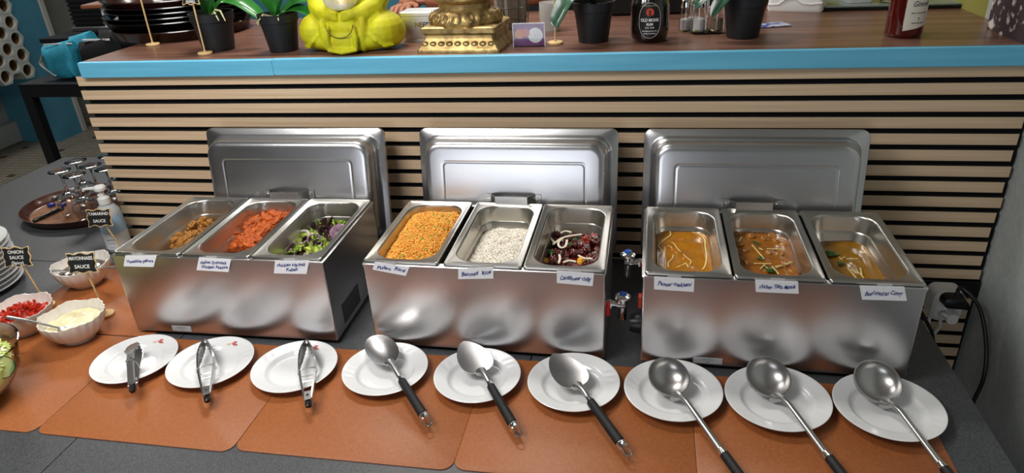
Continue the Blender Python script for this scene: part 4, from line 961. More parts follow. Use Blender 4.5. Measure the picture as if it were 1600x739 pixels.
flowerpot(0.975, 0.142, 0.0535, 0.100, 'orchid in a black pot left of the dark round-shouldered bottle',
          [([(0, 0, .095), (-.025, -.035, .128), (-.055, -.060, .115), (-.082, -.070, .070), (-.092, -.072, .050)], .027), ([(0, 0, .095), (-.03, .0, .13), (-.07, 0, .135), (-.1, 0, .11)], .02), ([(0, 0, .09), (.01, -.01, .14), (.03, -.02, .2)], .018)], (), LEAFD)
flowerpot(1.348, 0.156, 0.0545, 0.100, 'orchid in a black pot beside the salt shakers, right of the dark bottle',
          [([(0, 0, .095), (-.03, -.02, .135), (-.075, -.04, .125), (-.110, -.05, .095), (-.122, -.05, .080)], .022), ([(0, 0, .095), (-.02, -.045, .125), (-.055, -.065, .105), (-.085, -.070, .062)], .024), ([(0, 0, .09), (.03, 0, .14), (.07, 0, .19)], .018), ([(0, 0, .09), (.0, .01, .14), (.01, .02, .2)], .018)], (), LEAFD)
sign(tz(236, 72, CT)+Vector((0, .01, 0)), 0.155, (0.002, 0), -0.3, ['RED', 'WINE'], 'small chalkboard sign standing in front of the stacked dark trays', w=.05, hh=.034)
sign(tz(318, 86, CT)+Vector((0, .01, 0)), 0.152, (0.0, 0), -0.15, ['', 'coffee', 'Indian'], 'small chalkboard sign in front of the leftmost potted orchid', w=.052, hh=.040, size=.0125)
sign(tz(867, 70, CT)+Vector((0, .01, 0)), 0.150, (0.0, 0), 0.1, ['WHITE', 'WINE'], 'small chalkboard sign between the purple card and the third orchid', w=.05, hh=.034)
# yellow seated statue (one remeshed body)
ys = thing('seated_statue', 'yellow stone figure seated cross-legged, cupping a glass candle bowl', 'statue', (0.330, 0.115, CT), 0.0)
ys.scale = (1.04, 1.04, 1.04)
b = MB(); E_ = b.ell
for s_ in (-1, 1):
    E_((s_*.088, -.012, .048), (.052, .062, .048)); E_((s_*.100, -.004, .042), (.040, .055, .040)); E_((s_*.055, -.030, .030), (.055, .045, .030))
    b.tube([(s_*.060, .02, .175), (s_*.083, .0, .130), (s_*.075, -.020, .105), (s_*.055, -.045, .098), (s_*.028, -.062, .093)], [.030, .032, .028, .022, .015], 12)
    E_((s_*.022, -.066, .094), (.022, .014, .013)); E_((s_*.050, -.060, .045), (.015, .020, .045), R=Matrix.Rotation(s_*.1, 3, 'Y'))
E_((0, .015, .085), (.075, .065, .085)); E_((0, .02, .14), (.072, .055, .065)); E_((0, -.045, .062), (.050, .038, .032)); E_((0, -.058, .030), (.046, .032, .034)); E_((0, -.068, .012), (.040, .022, .014))
E_((0, -.050, .084), (.050, .026, .020)); E_((0, .02, .235), (.040, .042, .050)); E_((0, .022, .283), (.02, .02, .02)); b.tube([(0, .02, .18), (0, .02, .21)], .028, 12)
for s_ in (-1, 1):      # robe folds over the knees, sleeves and hanging sash ends
    for q in range(3): b.tube([(s_*(.060+.010*q), -.070+.004*q, .052-.012*q), (s_*(.085+.008*q), -.073+.006*q, .030-.008*q), (s_*(.112+.006*q), -.052+.004*q, .018-.002*q)], [.002, .0042, .002], 8)
    b.tube([(s_*.034, -.080, .070), (s_*.038, -.088, .040), (s_*.036, -.086, .016)], [.006, .008, .006], 8)
    b.tube([(s_*.060, -.030, .118), (s_*.078, -.040, .100), (s_*.092, -.040, .090)], [.004, .007, .004], 8)
    for q in range(4): b.tube([(s_*(.020+.0), -.074, .102-.0055*q), (s_*.006, -.081, .101-.0055*q)], [.0048, .0038], 8)
b.tube([(-.040, -.088, .012), (0, -.094, .008), (.040, -.088, .012)], [.005, .007, .005], 8)
for s_ in (-1, 1): E_((s_*.040, .022, .228), (.008, .012, .026)); E_((s_*.014, -.018, .240), (.009, .006, .004))
E_((0, -.022, .228), (.008, .010, .012)); E_((0, -.019, .212), (.013, .007, .004))
bo = b.build('figure', YEL, ys)
rm_ = bo.modifiers.new('r', 'REMESH'); rm_.mode = 'VOXEL'; rm_.voxel_size = 0.0028; rm_.use_smooth_shade = True
sm_ = bo.modifiers.new('s', 'SMOOTH'); sm_.factor = 0.6; sm_.iterations = 6
MB().tube([(.036*math.cos(PI+PI*k/16), -.086-.004*math.sin(PI*k/16), .072+.030*math.sin(PI+PI*k/16)) for k in range(17)], .0011, 6).build('necklace_line', mat('grey_cord', '5c5a2c', .7), ys)
MB().lathe([(0.001, 0.098), (.024, .100), (.040, .112), (.046, .130), (.040, .150), (.038, .150), (.044, .130), (.038, .114), (.022, .102), (.001, .100)], 32, (0, -.052, .006)).build('candle_glass', mat('frosted_glass', 'ffffff', .3, trans=.75), ys, smooth=60)
MB().lathe([(0.001, 0.0), (.018, 0), (.019, .012), (.001, .012)], 24, (0, -.052, .108)).build('tealight', CHROME, ys)
MB().lathe([(0.0005, 0.0), (.003, .003), (.0026, .008), (.0005, .015)], 12, (0, -.052, .122)).build('flame', mat('flame', 'ffb060', .5, emit='ffb46a', estr=14), ys)
# tin behind the yellow statue
tn = thing('metal_tin', 'small silver tin with raised letters between the two statues', 'tin', (0.508, 0.215, CT), -0.05)
TIN = mat('aluminium', (0.72, 0.72, 0.70), 0.42, 0.8)
MB().loft([R3(rr(.128, .075, .008, 0, 0), z) for z in (0, .004)]+[R3(rr(.122, .069, .008), .0045), R3(rr(.126, .073, .008), .008), R3(rr(.130, .077, .008), .068), R3(rr(.134, .081, .008), .070), R3(rr(.134, .081, .008), .078), R3(rr(.130, .077, .008), .080)]).build('tin_body', TIN, tn)
text('NEED', .018, CHROME, tn, (0.0, -.0400, .046), name='lettering', bold=.0004)
MB().box((0.01, -.0392, .025), (.02, .001, .002)).build('raised_line', CHROME, tn)
# gold statue
A = tz(652, 84, CT); B_ = tz(782, 83, CT); yaw = math.atan2(B_.y-A.y, B_.x-A.x); wq = (B_-A).length
cen = (A+B_)/2+Vector((-math.sin(yaw), math.cos(yaw), 0))*wq*0.40
gs = thing('seated_statue', 'antique gold statue on a stepped lotus base', 'statue', cen, yaw-0.02)
w2, d2 = wq, wq*0.80
def gr(k, z, r=.006): return R3(rr(w2*k, d2*k+(0 if k > .9 else 0), r, 0, 0, 5), z)
MB().loft([gr(1, 0), gr(1.0, .008), gr(.97, .012), gr(.93, .020), gr(.86, .030), gr(.84, .034), gr(.83, .042), gr(.87, .046), gr(.90, .048), gr(.90, .060), gr(.87, .062), gr(.80, .064)]).build('plinth', GOLD, gs)
Ml = Matrix.Diagonal((1.0, .82, 1)).to_3x3(); rb = w2*.42
def lot(r_, z, a): return r_*(1+0.035*abs(math.sin(9*a))), 0
MB().lathe([(rb*1.0, .062), (rb*1.02, .068), (rb*.98, .082), (rb*.86, .094), (rb*.76, .098), (rb*.73, .101), (rb*.73, .112), (rb*.80, .118), (rb*.86, .122), (rb*.86, .128), (rb*.5, .130), (.001, .130)], 120, M3=Ml, fn=lambda r_, z, a: lot(r_, z, a) if .064 < z < .096 else (r_, 0), cap0=True).build('lotus_base', GOLD, gs)
for k in range(18):
    a = 2*PI*k/18+PI/18; c_ = Vector((rb*.97*math.cos(a), rb*.80*math.sin(a), .080)); R = Matrix.Rotation(a, 3, 'Z') @ Matrix.Rotation(-.5, 3, 'Y')
    pm_ = MB().ell(c_, (.0042, rb*.15, .0150), 14, 8, R)
    for q in (.72, .45): pm_.tube([c_+R @ Vector((.0046, rb*.145*q*math.cos(t), .0155*q*math.sin(t))) for t in [2*PI*i/14 for i in range(15)]], .0009, 5)
    pm_.build('lotus_petal', GOLD, gs)
for k in range(9):
    x = -w2*.40+w2*.80*k/8; MB().ell((x, -d2*.448, .0225), (w2*.046, .005, .0075), 12, 8, Matrix.Rotation(-.9, 3, 'X')).build('carved_tab', GOLD, gs)
b = MB(); E_ = b.ell
for s_ in (-1, 1):
    E_((s_*.055, -.014, .146), (.038, .034, .018)); E_((s_*.022, -.038, .142), (.03, .018, .012)); b.tube([(s_*.045, .01, .21), (s_*.062, .0, .175), (s_*.03, -.03, .158)], [.014, .013, .010], 10)
E_((0, .005, .185), (.045, .032, .055)); E_((0, .005, .25), (.024, .026, .032)); E_((0, .008, .284), (.014, .014, .016)); E_((0, .01, .139), (.075, .05, .014))
bo = b.build('figure', GOLD, gs); q = bo.modifiers.new('r', 'REMESH'); q.mode = 'VOXEL'; q.voxel_size = .003; q.use_smooth_shade = True
# purple card in a clear holder
cA, cB = tz(803, 73, CT), tz(852, 72, CT); ch = thing('card_holder', 'clear acrylic holder with a purple card, right of the gold statue', 'card holder', (cA+cB)/2, math.atan2(cB.y-cA.y, cB.x-cA.x))
cw = (cB-cA).length; MB().box((0, -.003, .029), (cw, .002, .058)).box((0, .004, .029), (cw, .002, .058)).box((0, .012, .001), (cw, .03, .002)).build('acrylic_stand', GLASS, ch)
cdp = MB().box((0, .0005, .029), (cw-.004, .0012, .054)).build('purple_card', mat('purple_card', '6a3a78', .5, 0, '8d5a98', (30, 30, 30), 0), ch)
MB().lathe([(0.001, 0), (.019, 0), (.019, .0006), (.001, .0006)], 28, (cw*.20, -.0005, .028), Matrix.Rotation(PI/2, 3, 'X')).build('white_circle', PAPER, cdp)
MB().lathe([(0.001, 0), (.012, 0), (.012, .0006), (.001, .0006)], 20, (-cw*.30, -.0005, .032), Matrix.Rotation(PI/2, 3, 'X')).build('orange_patch', mat('orange_print', 'd88a4a', .6), cdp)
MB().lathe([(0.001, 0), (.010, 0), (.010, .0006), (.001, .0006)], 20, (-cw*.10, -.0007, .034), Matrix.Rotation(PI/2, 3, 'X')).build('pink_patch', mat('pink_print', 'd07a72', .6), cdp)
MB().box((0, -.003, .0585), (cw, .004, .0015)).box((-cw/2, -.001, .029), (.0016, .008, .058)).box((cw/2, -.001, .029), (.0016, .008, .058)).build('bright_edge', mat('acrylic_edge', 'd8dde6', .1), ch)
# wire basket with grey napkins, wrapped cups
wb = thing('wire_basket', 'wire basket with rolled grey napkins behind the gold statue', 'basket', tz(806, 45, CT)+Vector((-.02, .03, 0)), .1)
WIRE = mat('dark_wire', '6b6a68', .3, .8)
mb = MB()
for zc_, r in ((.002, .050), (.030, .053), (.060, .056), (.090, .059), (.120, .062)): mb.tube([(r*math.cos(2*PI*k/28), r*math.sin(2*PI*k/28), zc_) for k in range(29)], .0013, 6, caps=False)
for k in range(12): a = 2*PI*k/12; mb.tube([(.050*math.cos(a), .050*math.sin(a), .002), (.062*math.cos(a), .062*math.sin(a), .120)], .0011, 6)
mb.build('wire_frame', WIRE, wb)
NAP = mat('grey_napkin', 'a8a49e', .9, 0, '96928c', (40, 40, 40), .3)
for k in range(5):
    a = 2*PI*k/5; o = MB().lathe([(.001, 0), (.019, 0), (.0205, .06), (.020, .125), (.012, .132), (.001, .130)], 20, fn=lambda r_, z, a_: (r_*(1+.05*math.sin(3*a_+z*20)), 0)).build('rolled_napkin', NAP); o.location = wb.location+Vector((.028*math.cos(a), .028*math.sin(a), .004)); tag(o, 'rolled grey napkin in the wire basket', 'napkin', 'rolled napkins in the basket')
for (px, py, r, h, lb_) in ((858, 50, .030, .074, 'white cup in clear wrapping behind the purple card'),):
    p = tz(px, py, CT)+Vector((0, .03, 0)); o = thing('wrapped_cup', lb_, 'cup', p)
    MB().lathe([(.001, 0), (r*.85, 0), (r, h), (r*.96, h), (r*.8, .004), (.001, .004)], 28).build('cup', mat('grey_white_cup', 'b9b7b4', .6), o)
    MB().lathe([(.001, h+.004), (r*1.02, h+.003), (r*1.06, h*.6), (r*.92, .001)], 28, fn=lambda r_, z, a: (r_*(1+.03*math.sin(9*a+z*90)), 0)).build('wrapping', mat('clear_film', 'ffffff', .08, alpha=.25), o)
# dark rum bottle
rb_ = thing('rum_bottle', 'squat dark textured bottle of rum between the two right orchids', 'bottle', (1.117, 0.133, CT))
def kn(r_, z, a): return r_*(1+.012*math.sin(26*a+(z*900 % 6))*(1 if z > .015 else 0)), 0
MB().lathe([(.001, .002), (.036, 0), (.042, .004), (.0455, .012), (.0475, .03), (.0475, .085), (.044, .10), (.040, .112), (.030, .126), (.017, .136), (.0145, .145), (.0145, .17), (.001, .17)], 96, fn=kn).build('bottle_body', mat('dark_bottle_glass', '0d0707', .08, coat=1, bump=.5, scale=(220, 220, 220)), rb_, smooth=60)
lbm = MB(); N_ = 36; rings_ = []
for q in (0.001, .5, 1.0):
    rings_.append([(.0492*math.sin(q*.027*math.cos(t)/.0492), -.0492*math.cos(q*.027*math.cos(t)/.0492), .057+q*.042*math.copysign(abs(math.sin(t))**.8, math.sin(t))) for t in [2*PI*i/N_ for i in range(N_)]])
lbo = lbm.loft(rings_, True, False).build('label', mat('black_label', '141213', .4), rb_)
MB().tube([Vector(p)*1.0+Vector((0, -.0006, 0)) for p in rings_[2]]+[Vector(rings_[2][0])+Vector((0, -.0006, 0))], .0006, 5).build('label_border', mat('silver_print', 'b9b3ae', .4), lbo)
def wrap_text(s, size, m, z, r, x0=0, bold=.0001, par=None, sh=0, maxw=None):
    q = text(s, size, m, par, (0, 0, z), name='lettering', bold=bold, shear=sh)
    xs = [v.co.x for v in q.data.vertices]; wd = max(xs)-min(xs); k = min(1, maxw/wd) if maxw else 1
    for v in q.data.vertices:
        a = (v.co.x*k+x0)/r; v.co.x = r*math.sin(a); v.co.y = -r*math.cos(a)
LWH = mat('label_white_print', 'e8e4de', .5)
wrap_text('OLD MONK', .0105, LWH, .058, .0500, maxw=.046, bold=.0003, par=rb_); wrap_text('RUM', .0078, LWH, .048, .0500, par=rb_, bold=.0003)
wrap_text('VERY OLD VATTED', .0045, mat('label_gold_print', 'a89878', .5), .092, .0500, par=rb_, maxw=.034)
wrap_text('XXX  42.8%', .0045, LWH, .040, .0500, par=rb_, maxw=.040); wrap_text('MATURED IN OAK VATS', .0036, LWH, .032, .0500, par=rb_, maxw=.036); wrap_text('PRODUCT OF INDIA', .0034, LWH, .026, .0500, par=rb_, maxw=.03)
MB().lathe([(.001, 0), (.0095, 0), (.0095, .0006), (.001, .0006)], 24, (0, -.0502, .077), Matrix.Rotation(PI/2, 3, 'X')).build('red_disc', mat('red_disc', 'd0442c', .5), lbo)
MB().box((0, -.0512, .073), (.006, .0006, .010)).lathe([(.001, 0), (.0032, 0), (.0032, .0006), (.001, .0006)], 14, (0, -.0510, .080), Matrix.Rotation(PI/2, 3, 'X')).build('head_emblem', mat('brown_print', '5a2a20', .6), lbo)
# cruet glasses with shakers
ct_ = thing('cruet_stand', 'clear glass stand for salt and pepper shakers beside the dark bottle', 'cruet stand', tz(1102, 54, CT)+Vector((0.004, .02, 0)))
MB().loft([R3(rr(.082, .045, .02, 0, 0), z) for z in (0, .006)]+[R3(rr(.076, .039, .018), .0062), R3(rr(.076, .039, .018), .004)], True, True).tube([(0, 0, .004), (0, 0, .10)], .003, 8).build('glass_stand', GLASS, ct_)
SALT = mat('white_salt', 'e8e8e8', .8); PEPP = mat('ground_pepper', '8a7860', .9)
for k, (dx, dy, m, lb_) in enumerate([(-.020, 0, SALT, 'glass salt shaker at the front left of the cruet stand'), (.026, 0, PEPP, 'glass pepper shaker at the front right of the cruet stand'), (-.052, .040, SALT, 'glass salt shaker behind, next to the dark bottle'), (-.030, .062, SALT, 'glass salt shaker furthest behind the front one')]):
    o = thing('shaker', lb_, 'shaker', ct_.location+Vector((dx, dy, .0066 if k < 2 else 0)), 0, 'salt and pepper shakers')
    MB().lathe([(.001, 0), (.0165, 0), (.0175, .003), (.0165, .035), (.0135, .055), (.0135, .064), (.012, .064), (.0118, .055), (.0148, .035), (.0155, .004), (.001, .003)], 24).build('glass_body', GLASS, o, smooth=60)
    MB().lathe([(.001, .0036), (.0150, .0042), (.0144, .030), (.001, .034)], 20).build('contents', m, o)
    MB().lathe([(.0145, .060), (.015, .063), (.013, .078), (.006, .084), (.001, .0845)], 20).build('cap', CHROME, o)
# leaflet under the fourth pot
lf = tag(MB().box((0, 0, .0015), (.085, .055, .003), ch=.0006).box((.01, .004, .0032), (.05, .03, .0006)).build('folded_leaflet', mat('blue_white_leaflet', 'c6cbe0', .4, 0, '4c5aa0', (30, 30, 30), 0, contrast=(.45, .52))), 'blue and white leaflet lying by the fourth orchid pot', 'leaflet'); lf.location = (1.440, .300, CT); lf.rotation_euler.z = .3
# napkin dispenser
nd = thing('napkin_dispenser', 'white plastic napkin dispenser with a grey top behind the fourth orchid', 'dispenser', tz(1243, 14, CT)+Vector((.005, .0, 0)), -.35)
g = []
MB().loft([R3(rr(.150, .105, .010), 0), R3(rr(.156, .110, .012), .006), R3(rr(.150, .105, .012), .040)]).build('base_shell', WHITEPL, nd)
MB().loft([R3(rr(.146, .100, .012), .038), R3(rr(.142, .096, .014), .080), R3(rr(.120, .080, .016), .125), R3(rr(.10, .06, .016), .132)]).build('top_shell', mat('grey_plastic', 'b8b4b0', .35), nd)
MB().box((.035, -.0515, .052), (.05, .003, .006), ch=.001).build('slot', mat('dark_slot', '3a3a3c', .5), nd)
MB().tube([(-.075, -.0535, .018), (-.045, -.0545, .020), (-.025, -.0545, .036), (-.005, -.0545, .040), (.020, -.0545, .024), (.045, -.0545, .022), (.075, -.0535, .026)], .003, 8).build('wavy_edge', WHITEPL, nd)
# glass tray with a white dish
gt = thing('glass_tray', 'clear glass tray with a dark edge, behind the red-brown bottle', 'tray', tz(1400, 8, CT)+Vector((-.005, .03, 0)), -.02)
MB().loft([R3(rr(.46, .22, .03), .0), R3(rr(.47, .23, .03), .003), R3(rr(.47, .23, .03), .010)]).build('dark_edge', mat('dark_glass_edge', '10191a', .15), gt)
MB().loft([R3(rr(.464, .224, .03), .0102), R3(rr(.464, .224, .03), .014)]).build('glass_plate', mat('greenish_glass', '8a9a94', .1), gt)
wd_ = tag(MB().loft([R3(rr(.070, .070, .012), 0), R3(rr(.105, .105, .016), .05), R3(rr(.100, .100, .014), .05), R3(rr(.066, .066, .010), .005)], True, True).build('square_dish', CERAM, smooth=40), 'white square dish standing on the glass tray', 'dish'); wd_.location = gt.location+Vector((-.105, -.03, .0145)); wd_.rotation_euler.z = .1
for k, (dx, dy) in enumerate(((-.02, -.055), (.035, -.045))):
    o = tag(MB().lathe([(.001, 0), (.024, 0), (.028, .002), (.031, .08), (.0295, .08), (.026, .006), (.001, .005)], 28).build('tumbler', GLASS, smooth=60), ('left' if k == 0 else 'right')+' clear tumbler on the glass tray behind the red-brown bottle', 'glass', 'tumblers on the glass tray'); o.location = gt.location+Vector((dx, dy, .0145))
# red-brown bottle
gb = thing('spirit_bottle', 'red-brown glass bottle with a cream label at the right end of the counter', 'bottle', (1.712, 0.128, CT), .12)
MB().lathe([(.001, .003), (.036, 0), (.0405, .004), (.041, .012), (.041, .20), (.036, .225), (.016, .25), (.0145, .30), (.001, .30)], 48).build('bottle_body', mat('red_brown_glass', '5a140c', .06, 0, coat=1, trans=.35, ior=1.3), gb, smooth=50)
rr2 = .0416; rg = []
for z_ in np.linspace(.018, .15, 12):
    row = []
    for k in range(13):
        a = -.50+1.45*k/12; dz = .012*k/12 if z_ < .02 else 0; row.append((rr2*math.sin(a), -rr2*math.cos(a), z_+dz))
    rg.append(row)
MB().sheet(rg, .0004).build('label', mat('cream_label', 'd6cfc0', .6), gb)
GT = mat('label_dark_print', '2c2a28', .6)
wrap_text('Ginovit', .017, GT, .078, .0421, x0=.011, par=gb, sh=.3, maxw=.040, bold=.0002); wrap_text('DRY COLLECTION', .0045, GT, .058, .0421, x0=.010, par=gb); wrap_text('T', .010, GT, .044, .0421, x0=.010, par=gb)
wrap_text('handcrafted spirit', .0042, GT, .036, .0421, x0=.010, par=gb)
# patterned bag leaning on the wall
fb = thing('floral_bag', 'dark bag with a white flower print leaning on the right wall', 'bag', (XW-.030, .105, CT))
BAGM = mat('floral_print', 'c9c0bc', .7, 0, '3a2c30', (38, 38, 38), .2, contrast=(.54, .64), detail=5)
MB().loft([R3(rr(.045, .19, .008), 0), R3(rr(.05, .195, .01), .10), R3(rr(.044, .19, .01), .22)]).build('bag_body', BAGM, fb)
MB().tube([(0, -.05, .22), (0, -.04, .28), (0, .04, .28), (0, .05, .22)], .003, 8).build('bag_handle', mat('bag_cord', 'cfc8c0', .7), fb)
# stack of dark trays
DTR = mat('dark_brown_tray', '3a1d12', .22, 0, '1a0e0a', (6, 40, 6), 0, coat=.5); DTB = mat('black_tray', '0c0b0d', .2, coat=.5)
dt = {}
for k in range(6):
    big = k < 5; m_ = DTR if k in (0, 5) else DTB; key = (k in (0, 5))
    if key not in dt:
        r = .225; o = MB().lathe([(.001, 0), (r*.88, 0), (r*.93, .004), (r, .030), (r*1.015, .031), (r*1.01, .034), (r*.985, .033), (r*.92, .008), (.001, .005)], 72, M3=Matrix.Diagonal((1, .92, 1)).to_3x3()).build('round_tray', m_, smooth=50); dt[key] = o
    else: o = dt[key].copy(); C.objects.link(o)
    o.location = (-.405+rnd.uniform(-.006, .006), .43+rnd.uniform(-.005, .005), CT+(0.0 if k == 0 else (.027+.0145*(k-1)) if k < 5 else .090))
    tag(o, {0: 'bottom brown tray of the dark stack on the counter', 5: 'topmost brown tray of the dark stack on the counter'}.get(k, 'black tray of the dark stack, '+['', 'directly on the bottom brown one', 'second black one from below', 'third black one from below', 'directly under the topmost brown one'][min(k, 4)]), 'tray', 'stacked dark trays')
# wooden board on a white box behind the stack
bx_ = tag(MB().box((0, 0, .035), (.16, .10, .07), ch=.003).build('white_box', WHITEPL), 'white box just behind the left of the dark tray stack', 'box'); bx_.location = (-.735, .62, CT)
bx_.rotation_euler.z = .1
bd_ = tag(MB().box((0, 0, .008), (.26, .16, .014), ch=.003).build('wooden_board', mat('orange_wood', '8a5230', .5, 0, '6a3a20', (4, 40, 40), 0)), 'orange-brown wooden board on top of the white box', 'board'); bd_.location = (-.735, .62, CT+.0705); bd_.rotation_euler.z = .15
# black till at the back of the counter
tl = thing('card_terminal', 'black counter machine behind the dark rum bottle', 'machine', tz(1000, 22, CT)+Vector((.02, .03, 0)), .02)
MB().box((0, 0, .07), (.22, .12, .14), ch=.008).build('machine_body', BLKPL, tl); MB().box((-.13, -.01, .045), (.035, .10, .09), ch=.004).build('side_panel', mat('grey_black_plastic', '2a2c2e', .4), tl)
MB().box((.02, -.0605, .10), (.05, .002, .008)).build('white_strip', PAPER, tl)

# ================================================================= LEFT BACKGROUND
# console table (black metal)
co = thing('console_table', 'black metal-framed side table left of the counter', 'table', (-1.35, 1.55, FZ))
ctz = 0.165-FZ
MB().box((.40, 0, ctz-.006), (2.20, .50, .012), ch=.002).build('tabletop', mat('black_top', '1c1d20', .4), co)
FR = mat('black_metal', '15161a', .45)
MB().box((.40, -.23, ctz-.040), (2.20, .04, .055)).box((.40, .22, ctz-.040), (2.20, .04, .055)).build('frame_rail', FR, co)
for sx in (-.675, 1.45):
    for sy in ((-.225,) if sx < 0 else (-.225, .22)): MB().box((sx, sy, (ctz-.04)/2), (.055, .045, ctz-.04)).build('leg', FR, co)
# bags
def bag(x0, y0, x1, y1, Y, m, label, name, cat='bag', depth=.14):
    a = ty(x0, y0, Y); b = ty(x1, y1, Y); w = abs(b.x-a.x); h = abs(a.z-b.z); base = Vector(((a.x+b.x)/2, Y+depth/2, max(.1665, min(a.z, b.z)))); h = abs(a.z-base.z)
    t = thing(name, label, cat, base); mb = MB(); rings = []
    for z, kw, kd, sk in ((0, .86, .8, 0), (.02, .92, .95, 0), (h*.4, .97, 1.0, .0), (h*.75, 1.02, .8, -.01), (h*.93, 1.0, .45, -.02), (h, 1.04, .16, -.02)):
        rings.append([(px*kw+sk+.006*math.sin(z*50+i), py*kd+.006*math.sin(z*70+i*1.7), z+(.012*math.sin(px*25) if z > h*.9 else 0)) for i, (px, py) in enumerate(rr(w, depth, .03, 0, 0, 5))])
    mb.loft(rings).build('bag_body', m, t, smooth=60); return t, w, h
TB = mat('teal_cloth', '2f9dba', .8, 0, '24869f', (14, 14, 14), .6)
bt, bw_, bh_ = bag(56, 72, 118, 122, 1.36, TB, 'bright teal zipped cloth bag on the black side table', 'cloth_bag')
MB().tube([(-bw_/2, -.02, bh_*.97), (0, -.03, bh_*1.0), (bw_/2, -.02, bh_*.99)], .004, 6).build('zip', mat('white_zip', 'c9ccca', .5), bt)
MB().sheet([[(-bw_/2-.0, -.05, bh_*.75), (-bw_/2, -.02, bh_*.75)], [(-bw_/2-.03, -.06, bh_*.45), (-bw_/2-.03, -.03, bh_*.45)], [(-bw_/2-.01, -.07, .06), (-bw_/2-.01, -.04, .06)], [(-bw_/2+.06, -.08, .012), (-bw_/2+.06, -.05, .012)]], .003).build('strap', mat('white_strap', 'b9b6b0', .7), bt)
bt2, _, _ = bag(100, 57, 150, 112, 1.52, TB, 'second teal cloth bag behind the front one', 'cloth_bag')
kb, kw_, kh_ = bag(116, 66, 182, 130, 1.37, mat('black_cloth', '0e0f12', .9), 'black cloth bag with a white zip next to the teal bag', 'cloth_bag')
MB().box((0, -.02, kh_*1.0), (kw_*.9, .012, .008)).build('zip', PAPER, kb)
kb2, _, _ = bag(150, 52, 240, 80, 1.62, mat('black_cloth', '0e0f12', .9), 'black folded cloth lying behind the counter corner', 'folded_cloth', 'cloth')
# ribbed black machine
ma = ty(100, -30, 1.85); mb1 = ty(112, 50, 1.85); mc = ty(190, 50, 1.85)
mz = mb1.z; mw = mc.x-mb1.x
mh = thing('ribbed_machine', 'black ribbed appliance behind the bags', 'appliance', ((mb1.x+mc.x)/2, 2.02, mz-.03))
MB().box((0, 0, .25), (mw, .30, .44), ch=.02).build('housing', mat('black_housing', '141416', .5), mh)
for k in range(16): MB().box((0, -.153, .075+.024*k), (mw*.92, .008, .012)).build('rib', mat('black_rib', '1d1d20', .4) if k == 0 else bpy.data.materials['black_rib'], mh)
MB().box((0, -.155, .042), (mw*1.0, .03, .026), ch=.006).build('base_bar', mat('grey_bar', '4a4a4e', .4), mh)
MB().tube([(mw/2+.035, -.10, .035), (mw/2+.035, -.10, .48)], .045, 16).build('side_column', mat('charcoal_plastic', '2a2b2f', .4), mh)
for sx in (-.3, .3): MB().tube([(sx*mw, -.12, 0), (sx*mw, -.12, .032)], .018, 12).build('foot', mat('grey_foot', '6a6a6c', .4), mh)
MB().box((0.32, .05, .25), (.42, .35, .50), ch=.02).build('black_cabinet', mat('black_cabinet', '0d0e12', .5), mh)
bk = thing('back_shelf', 'black shelf unit under the ribbed appliance', 'shelf', (ty(165, 60, 1.85).x+.45, 2.05, FZ)); MB().box((0, 0, (mz-.056-FZ)/2), (.90, .42, mz-.056-FZ), ch=.004).build('cabinet', BLACKF, bk)
MB().box((-.20, 0, mz-.0435-FZ), (1.35, .44, .025), ch=.002).build('shelf_top', FR, bk)
# bottle rack of round holes on the left wall
rk = thing('bottle_rack', 'pale stone bottle rack with round brown holes on the left wall', 'rack', (-3.58, 2.59, -0.13))
STONE = mat('pale_stone', 'a3a8a4', .8, 0, '8f948f', (12, 12, 12), .2); HOLE = mat('terracotta_tube', '6a4a24', .7, 0, '3a2812', (20, 20, 20), 0)
Ph = .118
for r_i in range(8):
    for c_i in range(5):
        y = -c_i*Ph*.86+.22; z = r_i*Ph+(Ph/2 if c_i % 2 else 0)+.03
        out_ = [(Ph*.577*math.cos(PI/3*k), Ph*.577*math.sin(PI/3*k)) for k in range(6)]; R6 = []
        def hexr(s, x):
            pts = []
            for k in range(6):
                for u in range(4):
                    a0 = PI/3*k; a1 = PI/3*(k+1); px = (math.cos(a0)*(1-u/4)+math.cos(a1)*u/4)*Ph*.577*s; py = (math.sin(a0)*(1-u/4)+math.sin(a1)*u/4)*Ph*.577*s; pts.append((x, y+px, z+py))
            return pts
        def circ(r, x): return [(x, y+r*math.cos(2*PI*k/24), z+r*math.sin(2*PI*k/24)) for k in range(24)]
        MB().loft([hexr(1, -.10), hexr(1, .075), hexr(.985, .08), circ(.044, .08), circ(.042, .074), circ(.042, -.06)], True, False).build('hollow_block', STONE, rk)
        MB().loft([circ(.0415, .06), circ(.0415, -.05)], False, True).build('clay_tube', HOLE, rk)

# ================================================================= PERSON BEHIND THE COUNTER
pe = thing('person', 'person in a black shirt leaning bare forearms on the counter behind the gold statue', 'person', (0.74, 1.05, FZ))
def skinned(name, verts, edges, radii, m, parent, sub=2, root=0):
    me = bpy.data.meshes.new(name); me.from_pydata([tuple(v) for v in verts], edges, []); me.materials.append(m)
    o = bpy.data.objects.new(name, me); C.objects.link(o); o.parent = parent
    s = o.modifiers.new('s', 'SKIN'); s.use_smooth_shade = True
    for i, r in enumerate(radii):
        me.skin_vertices[0].data[i].radius = (r, r) if not isinstance(r, tuple) else r
        me.skin_vertices[0].data[i].use_root = (i == root)
    q = o.modifiers.new('u', 'SUBSURF'); q.levels = sub; q.render_levels = sub; return o
def L_(p): return Vector(p)-pe.location
elR, wrR, haR = L_((1.02, .80, .60)), L_(tz(705, 4, .592)), L_(tz(668, 2, .588))
elL, wrL, haL = L_((.42, .86, .60)), L_(tz(648, -4, .592)), L_(tz(632, 9, .585))
